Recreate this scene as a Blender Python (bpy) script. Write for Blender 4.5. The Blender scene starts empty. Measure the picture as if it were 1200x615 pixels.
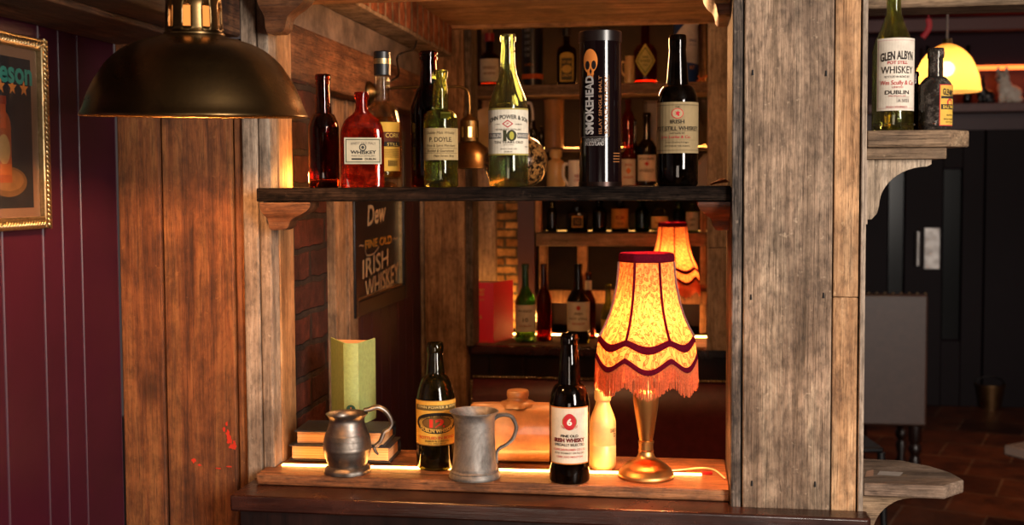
import bpy, bmesh, math, random
from math import sin, cos, pi, radians, atan2, sqrt
from mathutils import Vector, Matrix
random.seed(7)
S = bpy.context.scene
COL = S.collection

# ---------------------------------------------------------------- camera
W, H, F = 1200, 615, 1330.0
CAMZ, SHY = 1.655, -22 / 1200
ROT = Matrix.Rotation(radians(8.6), 3, 'Z') @ Matrix.Rotation(radians(87.0), 3, 'X') @ Matrix.Rotation(radians(-0.3), 3, 'Z')
CAM = Vector((0, 0, CAMZ))
FWD = ROT @ Vector((0, 0, -1))


def P(px, py, X=None, Y=None, Z=None):
    """world point on a plane X=, Y= or Z= seen at a pixel (used only to lay the room out)"""
    d = ROT @ Vector(((px - 600) / F, (H / 2 - py) / F + SHY * W / F, -1))
    if X is not None: t = X / d.x
    elif Y is not None: t = Y / d.y
    else: t = (Z - CAMZ) / d.z
    return CAM + d * t


def mpp(p):                       # metres per pixel at a point
    return (Vector(p) - CAM).dot(FWD) / F


cd = bpy.data.cameras.new('camera'); cam = bpy.data.objects.new('camera', cd); COL.objects.link(cam)
cam.matrix_world = Matrix.Translation(CAM) @ ROT.to_4x4()
cd.sensor_width = 36; cd.lens = F / W * 36; cd.shift_y = SHY; cd.clip_start = .05
cd.dof.use_dof = True; cd.dof.focus_distance = 2.2; cd.dof.aperture_fstop = 4.5
S.camera = cam

# ---------------------------------------------------------------- materials


def lin(h, k=1.0):
    if not isinstance(h, str): return (*h[:3], 1)
    h = h.lstrip('#'); c = [int(h[i:i + 2], 16) / 255 for i in (0, 2, 4)]
    return tuple(k * (x / 12.92 if x <= .04045 else ((x + .055) / 1.055) ** 2.4) for x in c) + (1,)


class NT:
    def __init__(s, name):
        s.m = bpy.data.materials.new(name); s.m.use_nodes = True; s.t = s.m.node_tree; s.t.nodes.clear()

    def n(s, typ, ins=None, out=0, **props):
        nd = s.t.nodes.new('ShaderNode' + typ)
        for k, v in props.items(): setattr(nd, k, v)
        for k, v in (ins or {}).items():
            sk = nd.inputs[k]
            if isinstance(v, bpy.types.NodeSocket): s.t.links.new(v, sk)
            else: sk.default_value = v
        return nd.outputs[out] if out is not None else nd

    def mix(s, f, a, b, blend='MIX'):
        return s.n('Mix', {0: f, 6: a, 7: b}, 2, data_type='RGBA', blend_type=blend)

    def math(s, op, a, b=0.0, clamp=False):
        return s.n('Math', {0: a, 1: b}, 0, operation=op, use_clamp=clamp)

    def ramp(s, f, stops):
        nd = s.n('ValToRGB', {0: f}, None)
        el = nd.color_ramp.elements
        while len(el) < len(stops): el.new(.5)
        for e, (p, c) in zip(el, stops): e.position = p; e.color = lin(c)
        return nd.outputs[0]

    def noise(s, vec, scale, detail=6, rough=.6, dist=0.0):
        return s.n('TexNoise', {'Vector': vec, 'Scale': scale, 'Detail': detail, 'Roughness': rough, 'Distortion': dist})

    def done(s, sh):
        s.n('OutputMaterial', {0: sh}, None); return s.m

    def bump(s, h, strength, dist=.002):
        return s.n('Bump', {'Strength': strength, 'Distance': dist, 'Height': h})

    def pbsdf(s, col, rough=.6, **k):
        ins = {'Base Color': col, 'Roughness': rough}
        ins.update({a.replace('_', ' '): b for a, b in k.items()})
        return s.n('BsdfPrincipled', ins)


def objcoord(t):
    o = t.n('TexCoord', None, 3)
    r = t.n('ObjectInfo', None, 'Random')
    off = t.n('VectorMath', {0: (13.7, 5.3, 9.1), 3: t.math('MULTIPLY', r, 7.0)}, operation='SCALE')
    return t.n('VectorMath', {0: o, 1: off}, operation='ADD')


def wood(name, dark, mid, light, axis='Z', rough=.7, stain=.5, bump=.6, knots=.75, scale=1.0, spec=.3, fibre=.45, mottle=None, cracks=.7, micro=.4):
    t = NT(name); c = objcoord(t)
    i = 'XYZ'.index(axis)

    def st(ratio):
        sc = [ratio] * 3; sc[i] = 1.0
        return t.n('Mapping', {'Vector': c, 'Scale': [x * scale for x in sc]})
    g1 = t.noise(st(14), 1.7, 8, .68, .7)
    g2 = t.noise(st(45), 5.0, 5, .7, .2)
    g3 = t.noise(c, 5.0 * scale, 7, .65, .4)
    col = t.ramp(g1, [(.30, dark), (.5, mid), (.70, light)])
    fib = t.ramp(g2, [(.32, '#3a3029'), (.55, '#ffffff')])
    col = t.mix(fibre, col, fib, 'MULTIPLY')
    stn = t.ramp(g3, [(.40, '#4a3a2e'), (.60, '#ffffff')])
    col = t.mix(stain, col, stn, 'MULTIPLY')
    if mottle:
        g5 = t.noise(t.n('Mapping', {'Vector': c, 'Scale': [1.0 if k == i else 3.0 for k in range(3)]}), 6.0, 8, .75, 1.2)
        col = t.mix(t.math('MULTIPLY', t.n('MapRange', {0: g5, 1: .52, 2: .68}), mottle[1]), col, lin(mottle[0]))
    g4 = t.noise(st(70), 2.6, 3, .6, .15)
    ck = t.n('MapRange', {0: t.math('ABSOLUTE', t.math('SUBTRACT', g4, .5)), 1: .004, 2: .016, 3: cracks, 4: 0.0})
    col = t.mix(ck, col, lin(dark, .3))
    g6 = t.noise(t.n('Mapping', {'Vector': c, 'Scale': [1.0 if k == i else 2.2 for k in range(3)]}), 38.0, 4, .7)
    col = t.mix(micro, col, t.ramp(g6, [(.34, '#2a221c'), (.56, '#ffffff')]), 'MULTIPLY')
    kv = t.n('Mapping', {'Vector': c, 'Scale': [(2.0 if k == i else 4.2) * scale for k in range(3)]})
    kd = t.n('TexVoronoi', {'Vector': t.n('VectorMath', {0: kv, 1: t.n('VectorMath', {0: t.n('TexNoise', {'Vector': c, 'Scale': 9.0}, 1), 3: .25}, operation='SCALE')}, operation='ADD'), 'Scale': 1.0})
    kf = t.n('MapRange', {0: kd, 1: .05, 2: .13, 3: knots, 4: 0.0})
    col = t.mix(kf, col, lin(dark, .35))
    sp = t.n('MapRange', {0: t.noise(c, 70.0, 3, .6), 1: .66, 2: .74, 3: 0.0, 4: .35})
    col = t.mix(sp, col, lin(light))
    hgt = t.math('ADD', t.math('MULTIPLY', g1, .6), t.math('MULTIPLY', g2, .7))
    hgt = t.math('SUBTRACT', hgt, t.math('ADD', t.math('MULTIPLY', kf, .3), t.math('MULTIPLY', ck, .5)))
    hgt = t.math('ADD', hgt, t.math('MULTIPLY', g6, .35))
    rg = t.n('MapRange', {0: g3, 3: rough - .12, 4: rough + .12})
    return t.done(t.pbsdf(col, rg, Specular_IOR_Level=spec, Normal=t.bump(hgt, bump, .004)))


def flat(name, col, rough=.6, metal=0.0, noise=.0, nscale=20.0, bump=0.0, spec=.5, coat=0.0):
    t = NT(name); c = objcoord(t)
    g = t.noise(c, nscale, 6, .65)
    b = t.mix(noise, lin(col), t.ramp(g, [(.35, '#000000'), (.65, '#ffffff')]), 'OVERLAY') if noise else lin(col)
    k = dict(Metallic=metal, Specular_IOR_Level=spec, Coat_Weight=coat)
    if bump: k['Normal'] = t.bump(g, bump, .003)
    return t.done(t.pbsdf(b, rough, **k))


_pap = {}


def paper(col, rough=.75):
    if col not in _pap:
        t = NT('paper ' + col); c = objcoord(t)
        g = t.noise(c, 60.0, 6, .7); g2 = t.noise(c, 22.0, 5, .6)
        k = t.math('MULTIPLY_ADD', g, .35); k.node.inputs[2].default_value = .78
        k2 = t.n('MapRange', {0: g2, 1: .35, 2: .6, 3: .8, 4: 1.0})
        b = t.n('VectorMath', {0: lin(col)[:3], 3: t.math('MULTIPLY', k, k2)}, operation='SCALE')
        _pap[col] = t.done(t.pbsdf(b, rough, Specular_IOR_Level=.25))
    return _pap[col]


def glass(name, col, rough=.02, dust=0.0, dust_or_glow_col='#8a8078', dscale=60.0, ior=1.45, inner=None, clear=.35):
    t = NT(name); c = objcoord(t)
    g = t.noise(c, 9.0, 3, .5)
    b = t.mix(t.math('MULTIPLY', g, .35), lin(col), lin(inner or col, .45))
    sh = t.pbsdf(b, rough, Transmission_Weight=1.0, IOR=ior, Specular_IOR_Level=.5, Normal=t.bump(g, .08, .004))
    sh = t.n('MixShader', {0: clear, 1: sh, 2: t.n('BsdfTransparent', {'Color': b})})
    if dust:
        d = t.n('MapRange', {0: t.noise(c, dscale, 7, .75), 1: .48, 2: .72, 3: dust * .12, 4: dust})
        df = t.n('BsdfDiffuse', {'Color': lin(dust_or_glow_col)})
        sh = t.n('MixShader', {0: d, 1: sh, 2: df})
    return t.done(sh)


def emit(name, col, strength):
    t = NT(name)
    return t.done(t.n('Emission', {'Color': lin(col) if isinstance(col, str) else (*col, 1), 'Strength': strength}))


def brick(name, axes, c1, c2, mortar, bw=.215, bh=.072, msize=.012, bump=1.0, rot=0.0):
    t = NT(name); o = t.n('TexCoord', None, 3)
    sep = t.n('SeparateXYZ', {0: o}, None)
    v = t.n('CombineXYZ', {0: sep.outputs[axes[0]], 1: sep.outputs[axes[1]]})
    wob = t.n('VectorMath', {0: t.n('TexNoise', {'Vector': o, 'Scale': 14.0, 'Detail': 4.0}, 1), 1: (.5, .5, .5)}, operation='SUBTRACT')
    v = t.n('VectorMath', {0: v, 1: t.n('VectorMath', {0: wob, 3: .02}, operation='SCALE')}, operation='ADD')
    br = t.n('TexBrick', {'Vector': v, 'Color1': lin(c1), 'Color2': lin(c2), 'Mortar': lin(mortar), 'Scale': 1.0,
                          'Mortar Size': msize, 'Mortar Smooth': .3, 'Brick Width': bw, 'Row Height': bh}, None)
    g = t.noise(o, 30.0, 8, .7); g2 = t.noise(o, 7.0, 5, .6)
    col = t.mix(.75, br.outputs[0], t.ramp(g, [(.3, '#3a3030'), (.65, '#ffffff')]), 'MULTIPLY')
    col = t.mix(.6, col, t.ramp(g2, [(.38, '#4a3c34'), (.6, '#ffffff')]), 'MULTIPLY')
    hgt = t.math('SUBTRACT', t.math('MULTIPLY', g, .8), br.outputs[1])
    return t.done(t.pbsdf(col, .85, Specular_IOR_Level=.2, Normal=t.bump(hgt, bump, .012)))


def metal(name, col, rough, dark=None, nscale=12.0, brush=False, tarn=.5):
    t = NT(name); c = objcoord(t)
    g = t.noise(c, nscale, 7, .68, .4)
    b = t.mix(t.math('MULTIPLY', t.n('MapRange', {0: g, 1: .42, 2: .62}), tarn), lin(col), lin(dark or col))
    r = t.n('MapRange', {0: g, 1: .3, 2: .7, 3: rough * .8, 4: min(1, rough * 1.35)})
    k = dict(Metallic=1.0)
    if brush:
        k['Anisotropic'] = .6
    k['Normal'] = t.bump(g, .12, .003)
    return t.done(t.pbsdf(b, r, **k))


M = {}
M['plank'] = wood('reclaimed brown plank', '#472612', '#824a26', '#a06838', 'Z', stain=.6, fibre=.35, cracks=.5, micro=.35, mottle=('#33200f', .55))
M['postgrey'] = wood('weathered grey post', '#75614f', '#ab937d', '#c9b49d', 'Z', stain=.5, micro=.45, cracks=.35, fibre=.35)
M['postwarm'] = wood('warm lit post wood tone', '#8f5f38', '#c08a58', '#d3a878', 'Z', stain=.4, micro=.3)  # orange lamplight on the post's inner side is mixed into this wood colour
M['pillar'] = wood('weathered pillar board', '#6f5a45', '#b0937a', '#d2b99c', 'Z', stain=.6, bump=.8, fibre=.5, mottle=('#594636', .7), micro=.5, cracks=.45)
M['pillar2'] = wood('patchy pale pillar board', '#8a5f3a', '#cb9c70', '#dfba90', 'Z', stain=.5, fibre=.3, mottle=('#4a3020', .8), micro=.4)
M['trimgrey'] = wood('grey trim board', '#85735f', '#b09b88', '#c6b5a2', 'Z', stain=.3, knots=.4)
M['trimdark'] = wood('dark edge board', '#4a4034', '#86766a', '#a8937f', 'Z', stain=.7, bump=1.0, fibre=.9, micro=.7)
M['shelf'] = wood('dark rough shelf board', '#0f0b09', '#261b15', '#41342a', 'X', stain=.8, bump=1.0, fibre=.9, rough=.85, spec=.08, micro=.8)
M['ledge'] = wood('ledge pine board', '#54301a', '#965c34', '#b98052', 'X', stain=.55, rough=.5, spec=.4, micro=.5)
M['corbel'] = wood('carved corbel wood', '#432617', '#6f4429', '#8c5f3e', 'X', stain=.4, rough=.45, knots=.2)
M['corbeld'] = wood('red lit corbel wood tone', '#3a1d12', '#6b3a22', '#84502f', 'X', stain=.4, rough=.4, knots=.2)  # darker, redder corbel wood: the red light is put into the colour
M['ceilwood'] = wood('ceiling board wood', '#6b4a30', '#b0825a', '#cba27a', 'X', stain=.55)
M['beam'] = wood('old timber beam', '#4d2d19', '#875635', '#a4724c', 'Y', stain=.6, mottle=('#36200f', .5))
M['beamdark'] = wood('dark bulkhead wood', '#331d12', '#5e3a25', '#7c5539', 'Y', stain=.75, scale=1.4)
M['bracket'] = wood('pale bracket wood', '#83705c', '#b29d86', '#cbb8a2', 'Z', stain=.25, knots=.3)
M['boardgrey'] = wood('grey pub shelf board', '#5f4a38', '#93785d', '#b39879', 'X', stain=.5)
M['backshelf'] = wood('dusty back shelf wood', '#4a382b', '#7d6552', '#a08a75', 'X', stain=.4)
M['backpost'] = wood('back post wood', '#6a4a30', '#b58a64', '#cfa981', 'Z', stain=.5)
M['mahog'] = wood('dark polished mahogany', '#1a0b08', '#361a12', '#4a2619', 'X', stain=.5, rough=.26, spec=.6, bump=.12, knots=.1, fibre=.3, cracks=.2, micro=.2)
M['mahogz'] = wood('dark polished upright mahogany', '#0e0605', '#200f0b', '#2e1711', 'Z', stain=.5, rough=.32, spec=.5, bump=.12, knots=.1, fibre=.3, cracks=.2, micro=.2)
M['purple'] = flat('plum paint', '#30081a', .42, noise=.12, nscale=8, bump=.15, spec=.4)
M['purpled'] = flat('dark plum paint', '#32101c', .5, noise=.1, nscale=6, bump=.1)
M['doorpaint'] = flat('near black plum door paint', '#140b10', .6, noise=.1, nscale=5, spec=.15)
M['doorglass'] = flat('dark door glass', '#07090a', .2, spec=.3)
M['brickside'] = brick('old red brick', (1, 2), '#5e2a1a', '#3e2016', '#382a22', msize=.008)
M['bricksol'] = brick('soldier course brick', (1, 2), '#b06a48', '#8d5238', '#a58f78', bw=.075, bh=.3, msize=.010)
M['brickfront'] = brick('rubble brick', (0, 2), '#c79a66', '#9a6a3e', '#5f5648', bw=.10, bh=.036, msize=.006, bump=1.4)
M['plaster'] = flat('grimy plaster', '#6a5a4e', .85, noise=.5, nscale=9, bump=.5)
M['stone'] = flat('dark stone wall', '#1a100c', .9, noise=.6, nscale=7, bump=.8)
M['leather'] = flat('oxblood leather', '#551d22', .38, noise=.2, nscale=40, bump=.12)
M['stud'] = metal('brass stud', '#b8a888', .3)
M['dark'] = flat('black void paint', '#0c0807', .8)
M['blackmetal'] = flat('black metal', '#101012', .4, spec=.5)
M['agedbrass'] = metal('aged brass', '#735a38', .28, '#33281c', 5.0, tarn=.7)
M['lampbrass'] = metal('brushed brass', '#c48c50', .34, '#a06c38', 8.0, brush=True, tarn=.4)
M['brass'] = metal('sconce brass', '#6a5838', .36, '#40321f', 9.0)
M['pewter'] = metal('dark pewter', '#8d847c', .40, '#4a443e', 14.0, tarn=.8)
M['greypewter'] = metal('dull grey pewter', '#96918c', .62, '#3f3b38', 9.0, tarn=.8)
M['goldframe'] = metal('gilt frame', '#b09a72', .38, '#6e5a38', 60.0)
M['blackframe'] = flat('black picture frame', '#0c0b0d', .35)
M['wire'] = flat('warm white cable', '#c9b394', .5)
M['redplastic'] = flat('red plastic', '#b3171a', .4)
M['stoneware'] = flat('salt glazed stoneware', '#a87445', .38, noise=.3, nscale=16, bump=.15, coat=.3)
M['cream'] = flat('cream stoneware', '#c9a468', .42, noise=.12, nscale=22, bump=.08, coat=.2)
M['white'] = flat('white china', '#ddd6cb', .3)
M['pages'] = None
M['bulb'] = emit('warm bulb', (1.0, .56, .2), 40)
M['lampbulb'] = emit('table lamp bulb', (1.0, .40, .14), 700)
M['strip'] = emit('warm light strip', (1.0, .40, .09), 40)
M['striplow'] = emit('soft warm shelf strip', (1.0, .46, .10), 2.2)
M['stripback'] = emit('bright warm back strip', (1.0, .42, .10), 55)
M['stripdim'] = emit('warm back light strip', (1.0, .36, .07), 45)


def pages_mat():
    t = NT('old page edges'); c = objcoord(t)
    w = t.n('TexNoise', {'Vector': t.n('Mapping', {'Vector': c, 'Scale': (2, 2, 600)}), 'Scale': 1.0, 'Detail': 3.0})
    col = t.ramp(w, [(.3, '#a06f42'), (.7, '#d3a474')])
    return t.done(t.pbsdf(col, .8, Normal=t.bump(w, .3, .001)))


M['pages'] = pages_mat()

# ---------------------------------------------------------------- objects


def setp(o, label=None, cat=None, group=None, kind=None):
    if label: o['label'] = label
    if cat: o['category'] = cat
    if group: o['group'] = group
    if kind: o['kind'] = kind
    return o


def empty(name, loc, label, cat, rz=0.0, group=None, kind=None):
    o = bpy.data.objects.new(name, None); COL.objects.link(o); o.empty_display_size = .05
    o.location = loc; o.rotation_euler = (0, 0, rz)
    return setp(o, label, cat, group, kind)


def obj(name, bm, mats, parent=None, smooth=40, bevel=0.0, loc=None, recalc=True):
    if recalc: bmesh.ops.recalc_face_normals(bm, faces=bm.faces)
    me = bpy.data.meshes.new(name); bm.to_mesh(me); bm.free()
    for m in (mats if isinstance(mats, (list, tuple)) else [mats]): me.materials.append(m)
    if smooth:
        for p in me.polygons: p.use_smooth = True
        me.set_sharp_from_angle(angle=radians(smooth))
    o = bpy.data.objects.new(name, me); COL.objects.link(o)
    if parent: o.parent = parent
    if loc is not None: o.location = loc
    if bevel:
        b = o.modifiers.new('bevel', 'BEVEL'); b.width = bevel; b.segments = 2; b.limit_method = 'ANGLE'; b.angle_limit = radians(40)
    return o


def B(): return bmesh.new()


def box(bm, x0, x1, y0, y1, z0, z1, mi=0):
    vs = [bm.verts.new(v) for v in ((x0, y0, z0), (x1, y0, z0), (x1, y1, z0), (x0, y1, z0), (x0, y0, z1), (x1, y0, z1), (x1, y1, z1), (x0, y1, z1))]
    for f in ((0, 3, 2, 1), (4, 5, 6, 7), (0, 1, 5, 4), (1, 2, 6, 5), (2, 3, 7, 6), (3, 0, 4, 7)):
        bm.faces.new([vs[i] for i in f]).material_index = mi
    return bm


def bx(*a): return box(B(), *a)


def lathe(bm, prof, seg=36, mi=0, sy=1.0, wob=None):
    rings = []
    for k, (r, z) in enumerate(prof):
        if r < 1e-6: rings.append([bm.verts.new((0, 0, z))])
        else:
            ring = []
            for i in range(seg):
                a = 2 * pi * i / seg
                rr = r * (wob(a, z) if wob else 1)
                ring.append(bm.verts.new((rr * cos(a), rr * sin(a) * sy, z)))
            rings.append(ring)
    for a, b in zip(rings, rings[1:]):
        for i in range(seg):
            j = (i + 1) % seg
            if len(a) == 1 and len(b) == 1: continue
            if len(a) == 1: f = [a[0], b[i], b[j]]
            elif len(b) == 1: f = [a[i], b[0], a[j]]
            else: f = [a[i], b[i], b[j], a[j]]
            bm.faces.new(f).material_index = mi
    return bm


def crom(pts, n=6):
    out = []
    for i in range(len(pts) - 1):
        p0 = pts[max(0, i - 1)]; p1 = pts[i]; p2 = pts[i + 1]; p3 = pts[min(len(pts) - 1, i + 2)]
        for k in range(n):
            t = k / n
            out.append(tuple(.5 * (2 * b + (c - a) * t + (2 * a - 5 * b + 4 * c - d) * t * t + (3 * b - a - 3 * c + d) * t ** 3)
                             for a, b, c, d in zip(p0, p1, p2, p3)))
    out.append(tuple(pts[-1])); return out


def tube(bm, pts, r, seg=10, mi=0, flatx=1.0, cap=True):
    """sweep; r a number or list; flatx flattens the section"""
    pts = [Vector(p) for p in pts]; n = len(pts)
    rs = r if isinstance(r, (list, tuple)) else [r] * n
    up = None; rings = []
    for i, p in enumerate(pts):
        t = (pts[min(n - 1, i + 1)] - pts[max(0, i - 1)]).normalized()
        if up is None:
            up = Vector((0, 0, 1)) if abs(t.z) < .9 else Vector((1, 0, 0))
        s = t.cross(up).normalized(); up = s.cross(t).normalized()
        rings.append([bm.verts.new(p + s * (cos(2 * pi * k / seg) * rs[i] * flatx) + up * (sin(2 * pi * k / seg) * rs[i])) for k in range(seg)])
    for a, b in zip(rings, rings[1:]):
        for k in range(seg):
            j = (k + 1) % seg
            bm.faces.new((a[k], a[j], b[j], b[k])).material_index = mi
    if cap:
        bm.faces.new(rings[0]).material_index = mi; bm.faces.new(list(reversed(rings[-1]))).material_index = mi
    return bm


def loft(bm, rings, mi=0, cap=True):
    rv = [[bm.verts.new(v) for v in r] for r in rings]
    n = len(rv[0])
    for a, b in zip(rv, rv[1:]):
        for k in range(n):
            j = (k + 1) % n
            bm.faces.new((a[k], a[j], b[j], b[k])).material_index = mi
    if cap:
        bm.faces.new(list(reversed(rv[0]))).material_index = mi; bm.faces.new(rv[-1]).material_index = mi
    return bm


def sup(a, b, z, n=4.0, seg=40, cx=0.0, cy=0.0):
    out = []
    for k in range(seg):
        t = 2 * pi * k / seg; c, s = cos(t), sin(t)
        out.append((cx + a * math.copysign(abs(c) ** (2 / n), c), cy + b * math.copysign(abs(s) ** (2 / n), s), z))
    return out


def prism(bm, poly, axis, a0, a1, mi=0):
    """poly in the two other axes (in x,y,z order), extruded along axis"""
    def mk(u, v, w):
        return {'X': (w, u, v), 'Y': (u, w, v), 'Z': (u, v, w)}[axis]
    r0 = [bm.verts.new(mk(u, v, a0)) for u, v in poly]; r1 = [bm.verts.new(mk(u, v, a1)) for u, v in poly]
    n = len(poly)
    for k in range(n):
        j = (k + 1) % n
        bm.faces.new((r0[k], r0[j], r1[j], r1[k])).material_index = mi
    bm.faces.new(r0).material_index = mi; bm.faces.new(r1).material_index = mi
    return bm


def light(name, kind, loc, energy, col, size=.03, target=None, sy=None):
    l = bpy.data.lights.new(name, kind); l.energy = energy; l.color = col
    o = bpy.data.objects.new(name, l); COL.objects.link(o); o.location = loc
    if kind == 'AREA':
        l.size = size
        if sy: l.shape = 'RECTANGLE'; l.size_y = sy
    elif kind in ('POINT', 'SPOT'): l.shadow_soft_size = size
    if target is not None:
        o.rotation_euler = (Vector(target) - Vector(loc)).to_track_quat('-Z', 'Y').to_euler()
    return o


# ---------------------------------------------------------------- writing
_tc = {}


def text_tris(txt, bold=0.0):
    key = (txt, bold)
    if key in _tc: return _tc[key]
    c = bpy.data.curves.new('t', 'FONT'); c.body = txt; c.size = 1; c.align_x = 'CENTER'; c.resolution_u = 3; c.offset = bold
    o = bpy.data.objects.new('t', c); COL.objects.link(o)
    me = bpy.data.meshes.new_from_object(o.evaluated_get(bpy.context.evaluated_depsgraph_get()))
    vs = [(v.co.x, v.co.y) for v in me.vertices]; fs = [tuple(p.vertices) for p in me.polygons]
    bpy.data.objects.remove(o); bpy.data.curves.remove(c); bpy.data.meshes.remove(me)
    if vs:
        x0 = min(v[0] for v in vs); x1 = max(v[0] for v in vs); y0 = min(v[1] for v in vs); y1 = max(v[1] for v in vs)
        vs = [((v[0] - (x0 + x1) / 2) / max(1e-6, x1 - x0), (v[1] - (y0 + y1) / 2) / max(1e-6, y1 - y0)) for v in vs]
    _tc[key] = (vs, fs); return _tc[key]


class Ink:
    """collects printed shapes (u, v) on a surface given by fn(u, v, lift)"""
    def __init__(s, fn, lift0=.0004, dl=.00012):
        s.bm = B(); s.fn = fn; s.cols = []; s.l = lift0; s.dl = dl

    def mi(s, col):
        if col not in s.cols: s.cols.append(col)
        return s.cols.index(col)

    def cols_(s, us, top, bot, col):
        m = s.mi(col); a = [s.bm.verts.new(s.fn(u, t, s.l)) for u, t in zip(us, top)]; b = [s.bm.verts.new(s.fn(u, t, s.l)) for u, t in zip(us, bot)]
        for k in range(len(us) - 1):
            try: s.bm.faces.new((b[k], b[k + 1], a[k + 1], a[k])).material_index = m
            except ValueError: pass
        s.l += s.dl

    def rect(s, u0, v0, u1, v1, col, n=16):
        us = [u0 + (u1 - u0) * k / n for k in range(n + 1)]
        s.cols_(us, [v1] * (n + 1), [v0] * (n + 1), col)

    def frame(s, u0, v0, u1, v1, w, h, col):
        l = s.l
        for r in ((u0, v0, u1, v0 + h), (u0, v1 - h, u1, v1), (u0, v0 + h, u0 + w, v1 - h), (u1 - w, v0 + h, u1, v1 - h)):
            s.l = l; s.rect(*r, col)

    def ell(s, u, v, ru, rv, col, n=18):
        us = [u - ru * cos(pi * k / n) for k in range(n + 1)]; h = [rv * sin(pi * k / n) for k in range(n + 1)]
        s.cols_(us, [v + x for x in h], [v - x for x in h], col)

    def dia(s, u, v, ru, rv, col, n=8):
        us = [u + ru * (2 * k / n - 1) for k in range(n + 1)]; h = [rv * (1 - abs(2 * k / n - 1)) for k in range(n + 1)]
        s.cols_(us, [v + x for x in h], [v - x for x in h], col)

    def poly(s, pts, col):
        m = s.mi(col); vs = [s.bm.verts.new(s.fn(u, v, s.l)) for u, v in pts]
        s.bm.faces.new(vs).material_index = m; s.l += s.dl

    def star(s, u, v, ru, rv, col, n=5):
        m = s.mi(col); c = s.bm.verts.new(s.fn(u, v, s.l)); vs = []
        for k in range(2 * n):
            a = pi / 2 + pi * k / n; q = 1 if k % 2 == 0 else .42
            vs.append(s.bm.verts.new(s.fn(u + ru * q * cos(a), v + rv * q * sin(a), s.l)))
        for k in range(2 * n): s.bm.faces.new((c, vs[k], vs[(k + 1) % (2 * n)])).material_index = m
        s.l += s.dl

    def text(s, txt, u, v, w, h, col, arc=0.0, bold=0.0, rot=False, shear=0.0, slope=0.0):
        """arc: drop of the ends (v units) ; rot: reads upward"""
        vs, fs = text_tris(txt, bold); m = s.mi(col); out = []
        for a, b in vs:
            du = a * w + shear * b * h; dv = b * h - arc * (2 * a) ** 2 + slope * a
            if rot: du, dv = -dv, du
            out.append(s.bm.verts.new(s.fn(u + du, v + dv, s.l + .0003)))
        for f in fs:
            try: s.bm.faces.new([out[i] for i in f]).material_index = m
            except ValueError: pass
        s.l += s.dl * .3

    def done(s, name, parent, label=None):
        o = obj(name, s.bm, [paper(c) for c in s.cols], parent, smooth=0, recalc=False)
        if label: o['label'] = label
        return o


# ---------------------------------------------------------------- bottles


def bprof(R, Hh, body, sh, r0, r1, lr, lh, s=.5, bulge=0.0, ring=0.0, t=.0028, heel=.004, punt=.014):
    zb, zs, zl = body * Hh, sh * Hh, Hh - lh
    out = [(0, punt), (R * .45, punt * .8), (R * .72, .0015), (R * .82, 0), (R - heel, 0.0), (R - heel * .3, heel * .35), (R, heel)]
    side = [(R, heel + (zb - heel) * k / 4) for k in range(1, 5)]
    for k in range(1, 15):
        q = k / 14
        a = (1 + cos(pi * q)) / 2; e = sqrt(max(0, 1 - q * q))
        f = (1 - s) * a + s * e
        side.append((r0 + (R - r0) * f, zb + (zs - zb) * q))
    for k in range(1, 9):
        q = k / 8
        side.append((r0 + (r1 - r0) * q + bulge * sin(pi * q), zs + (zl - zs) * q))
    top = []
    if ring:
        top += [(r1 + ring, zl - .001), (r1 + ring, zl + .004), (r1, zl + .0055), (r1, zl + .008)]
        zl += .009
    top += [(lr, zl), (lr * 1.03, zl + (Hh - zl) * .5), (lr * .98, Hh - .0012), (lr - .0015, Hh), (max(.003, r1 - t), Hh)]
    inn = [(max(.003, r - t), z) for r, z in reversed(side) if z > .02] + [(R - t - .002, .017), (R * .6, .018), (0, punt + .006)]
    return out + side + top, inn


def bottle(name, label, cat, px, R, Hh, mat, loc, body=.52, sh=.68, r0=.45, r1=.36, lr=.4, lh=.06, s=.5, bulge=0, ring=0,
           turn=0.0, group=None, lab=None, liquid=None, cap=None, cork=None, seg=40, bottom_detail=True, t=.0028):
    """r0, r1, lr are fractions of R"""
    loc = Vector(loc)
    rz = -atan2(loc.x, loc.y) + turn
    e = empty(name, loc, label, cat, rz, group)
    o_, i_ = bprof(R, Hh, body, sh, R * r0, R * r1, R * lr, Hh * lh, s, R * bulge, R * ring, t=t)
    bm = B(); lathe(bm, o_ + i_, seg); obj('glass_body', bm, mat, e, smooth=50)
    if liquid:
        lm, frac = liquid
        zl = frac * Hh
        ins = [(r - .0003, z) for r, z in reversed(i_[:-3])]
        pr = [(0, .0215), (R - t - .0012, .0215)] + [q for q in ins if .022 < q[1] < zl]
        up = next((q for q in ins if q[1] >= zl), ins[-1])
        pr += [(min(pr[-1][0], up[0]) if len(pr) > 2 else R - t - .0003, zl), (0, zl)]
        bm = B(); lathe(bm, pr, seg); obj('liquid', bm, lm, e, smooth=50)
    if cap:
        cm, z0, rc = cap
        bm = B(); lathe(bm, [(0, Hh + .003), (R * rc * .9, Hh + .003), (R * rc, Hh + .001), (R * rc, Hh * z0), (R * r1 + .0006, Hh * z0), (R * r1 + .0006, Hh - .003), (0, Hh - .003)], 28)
        obj('cap', bm, cm, e, smooth=35)
    if lab: lab(e, R, Hh)
    return e


def wrap(R, v0, dv, a0=0.0):
    """label coordinates: u in radians about the front, v 0..1 over the label height"""
    def fn(u, v, l):
        a = u + a0
        return Vector(((R + l) * sin(a), -(R + l) * cos(a), v0 + dv * v))
    return fn


def plane_x(X, Y0, Z0):               # facing +X, u runs away along +Y
    return lambda u, v, l: Vector((X + l, Y0 + u, Z0 + v))


def onto(px, yfront, z, R):
    """base centre of a round thing whose front base edge shows at (px, yfront) on surface z"""
    p = P(px, yfront, Z=z); d = Vector((p.x, p.y, 0)).normalized()
    return p + d * R


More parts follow.
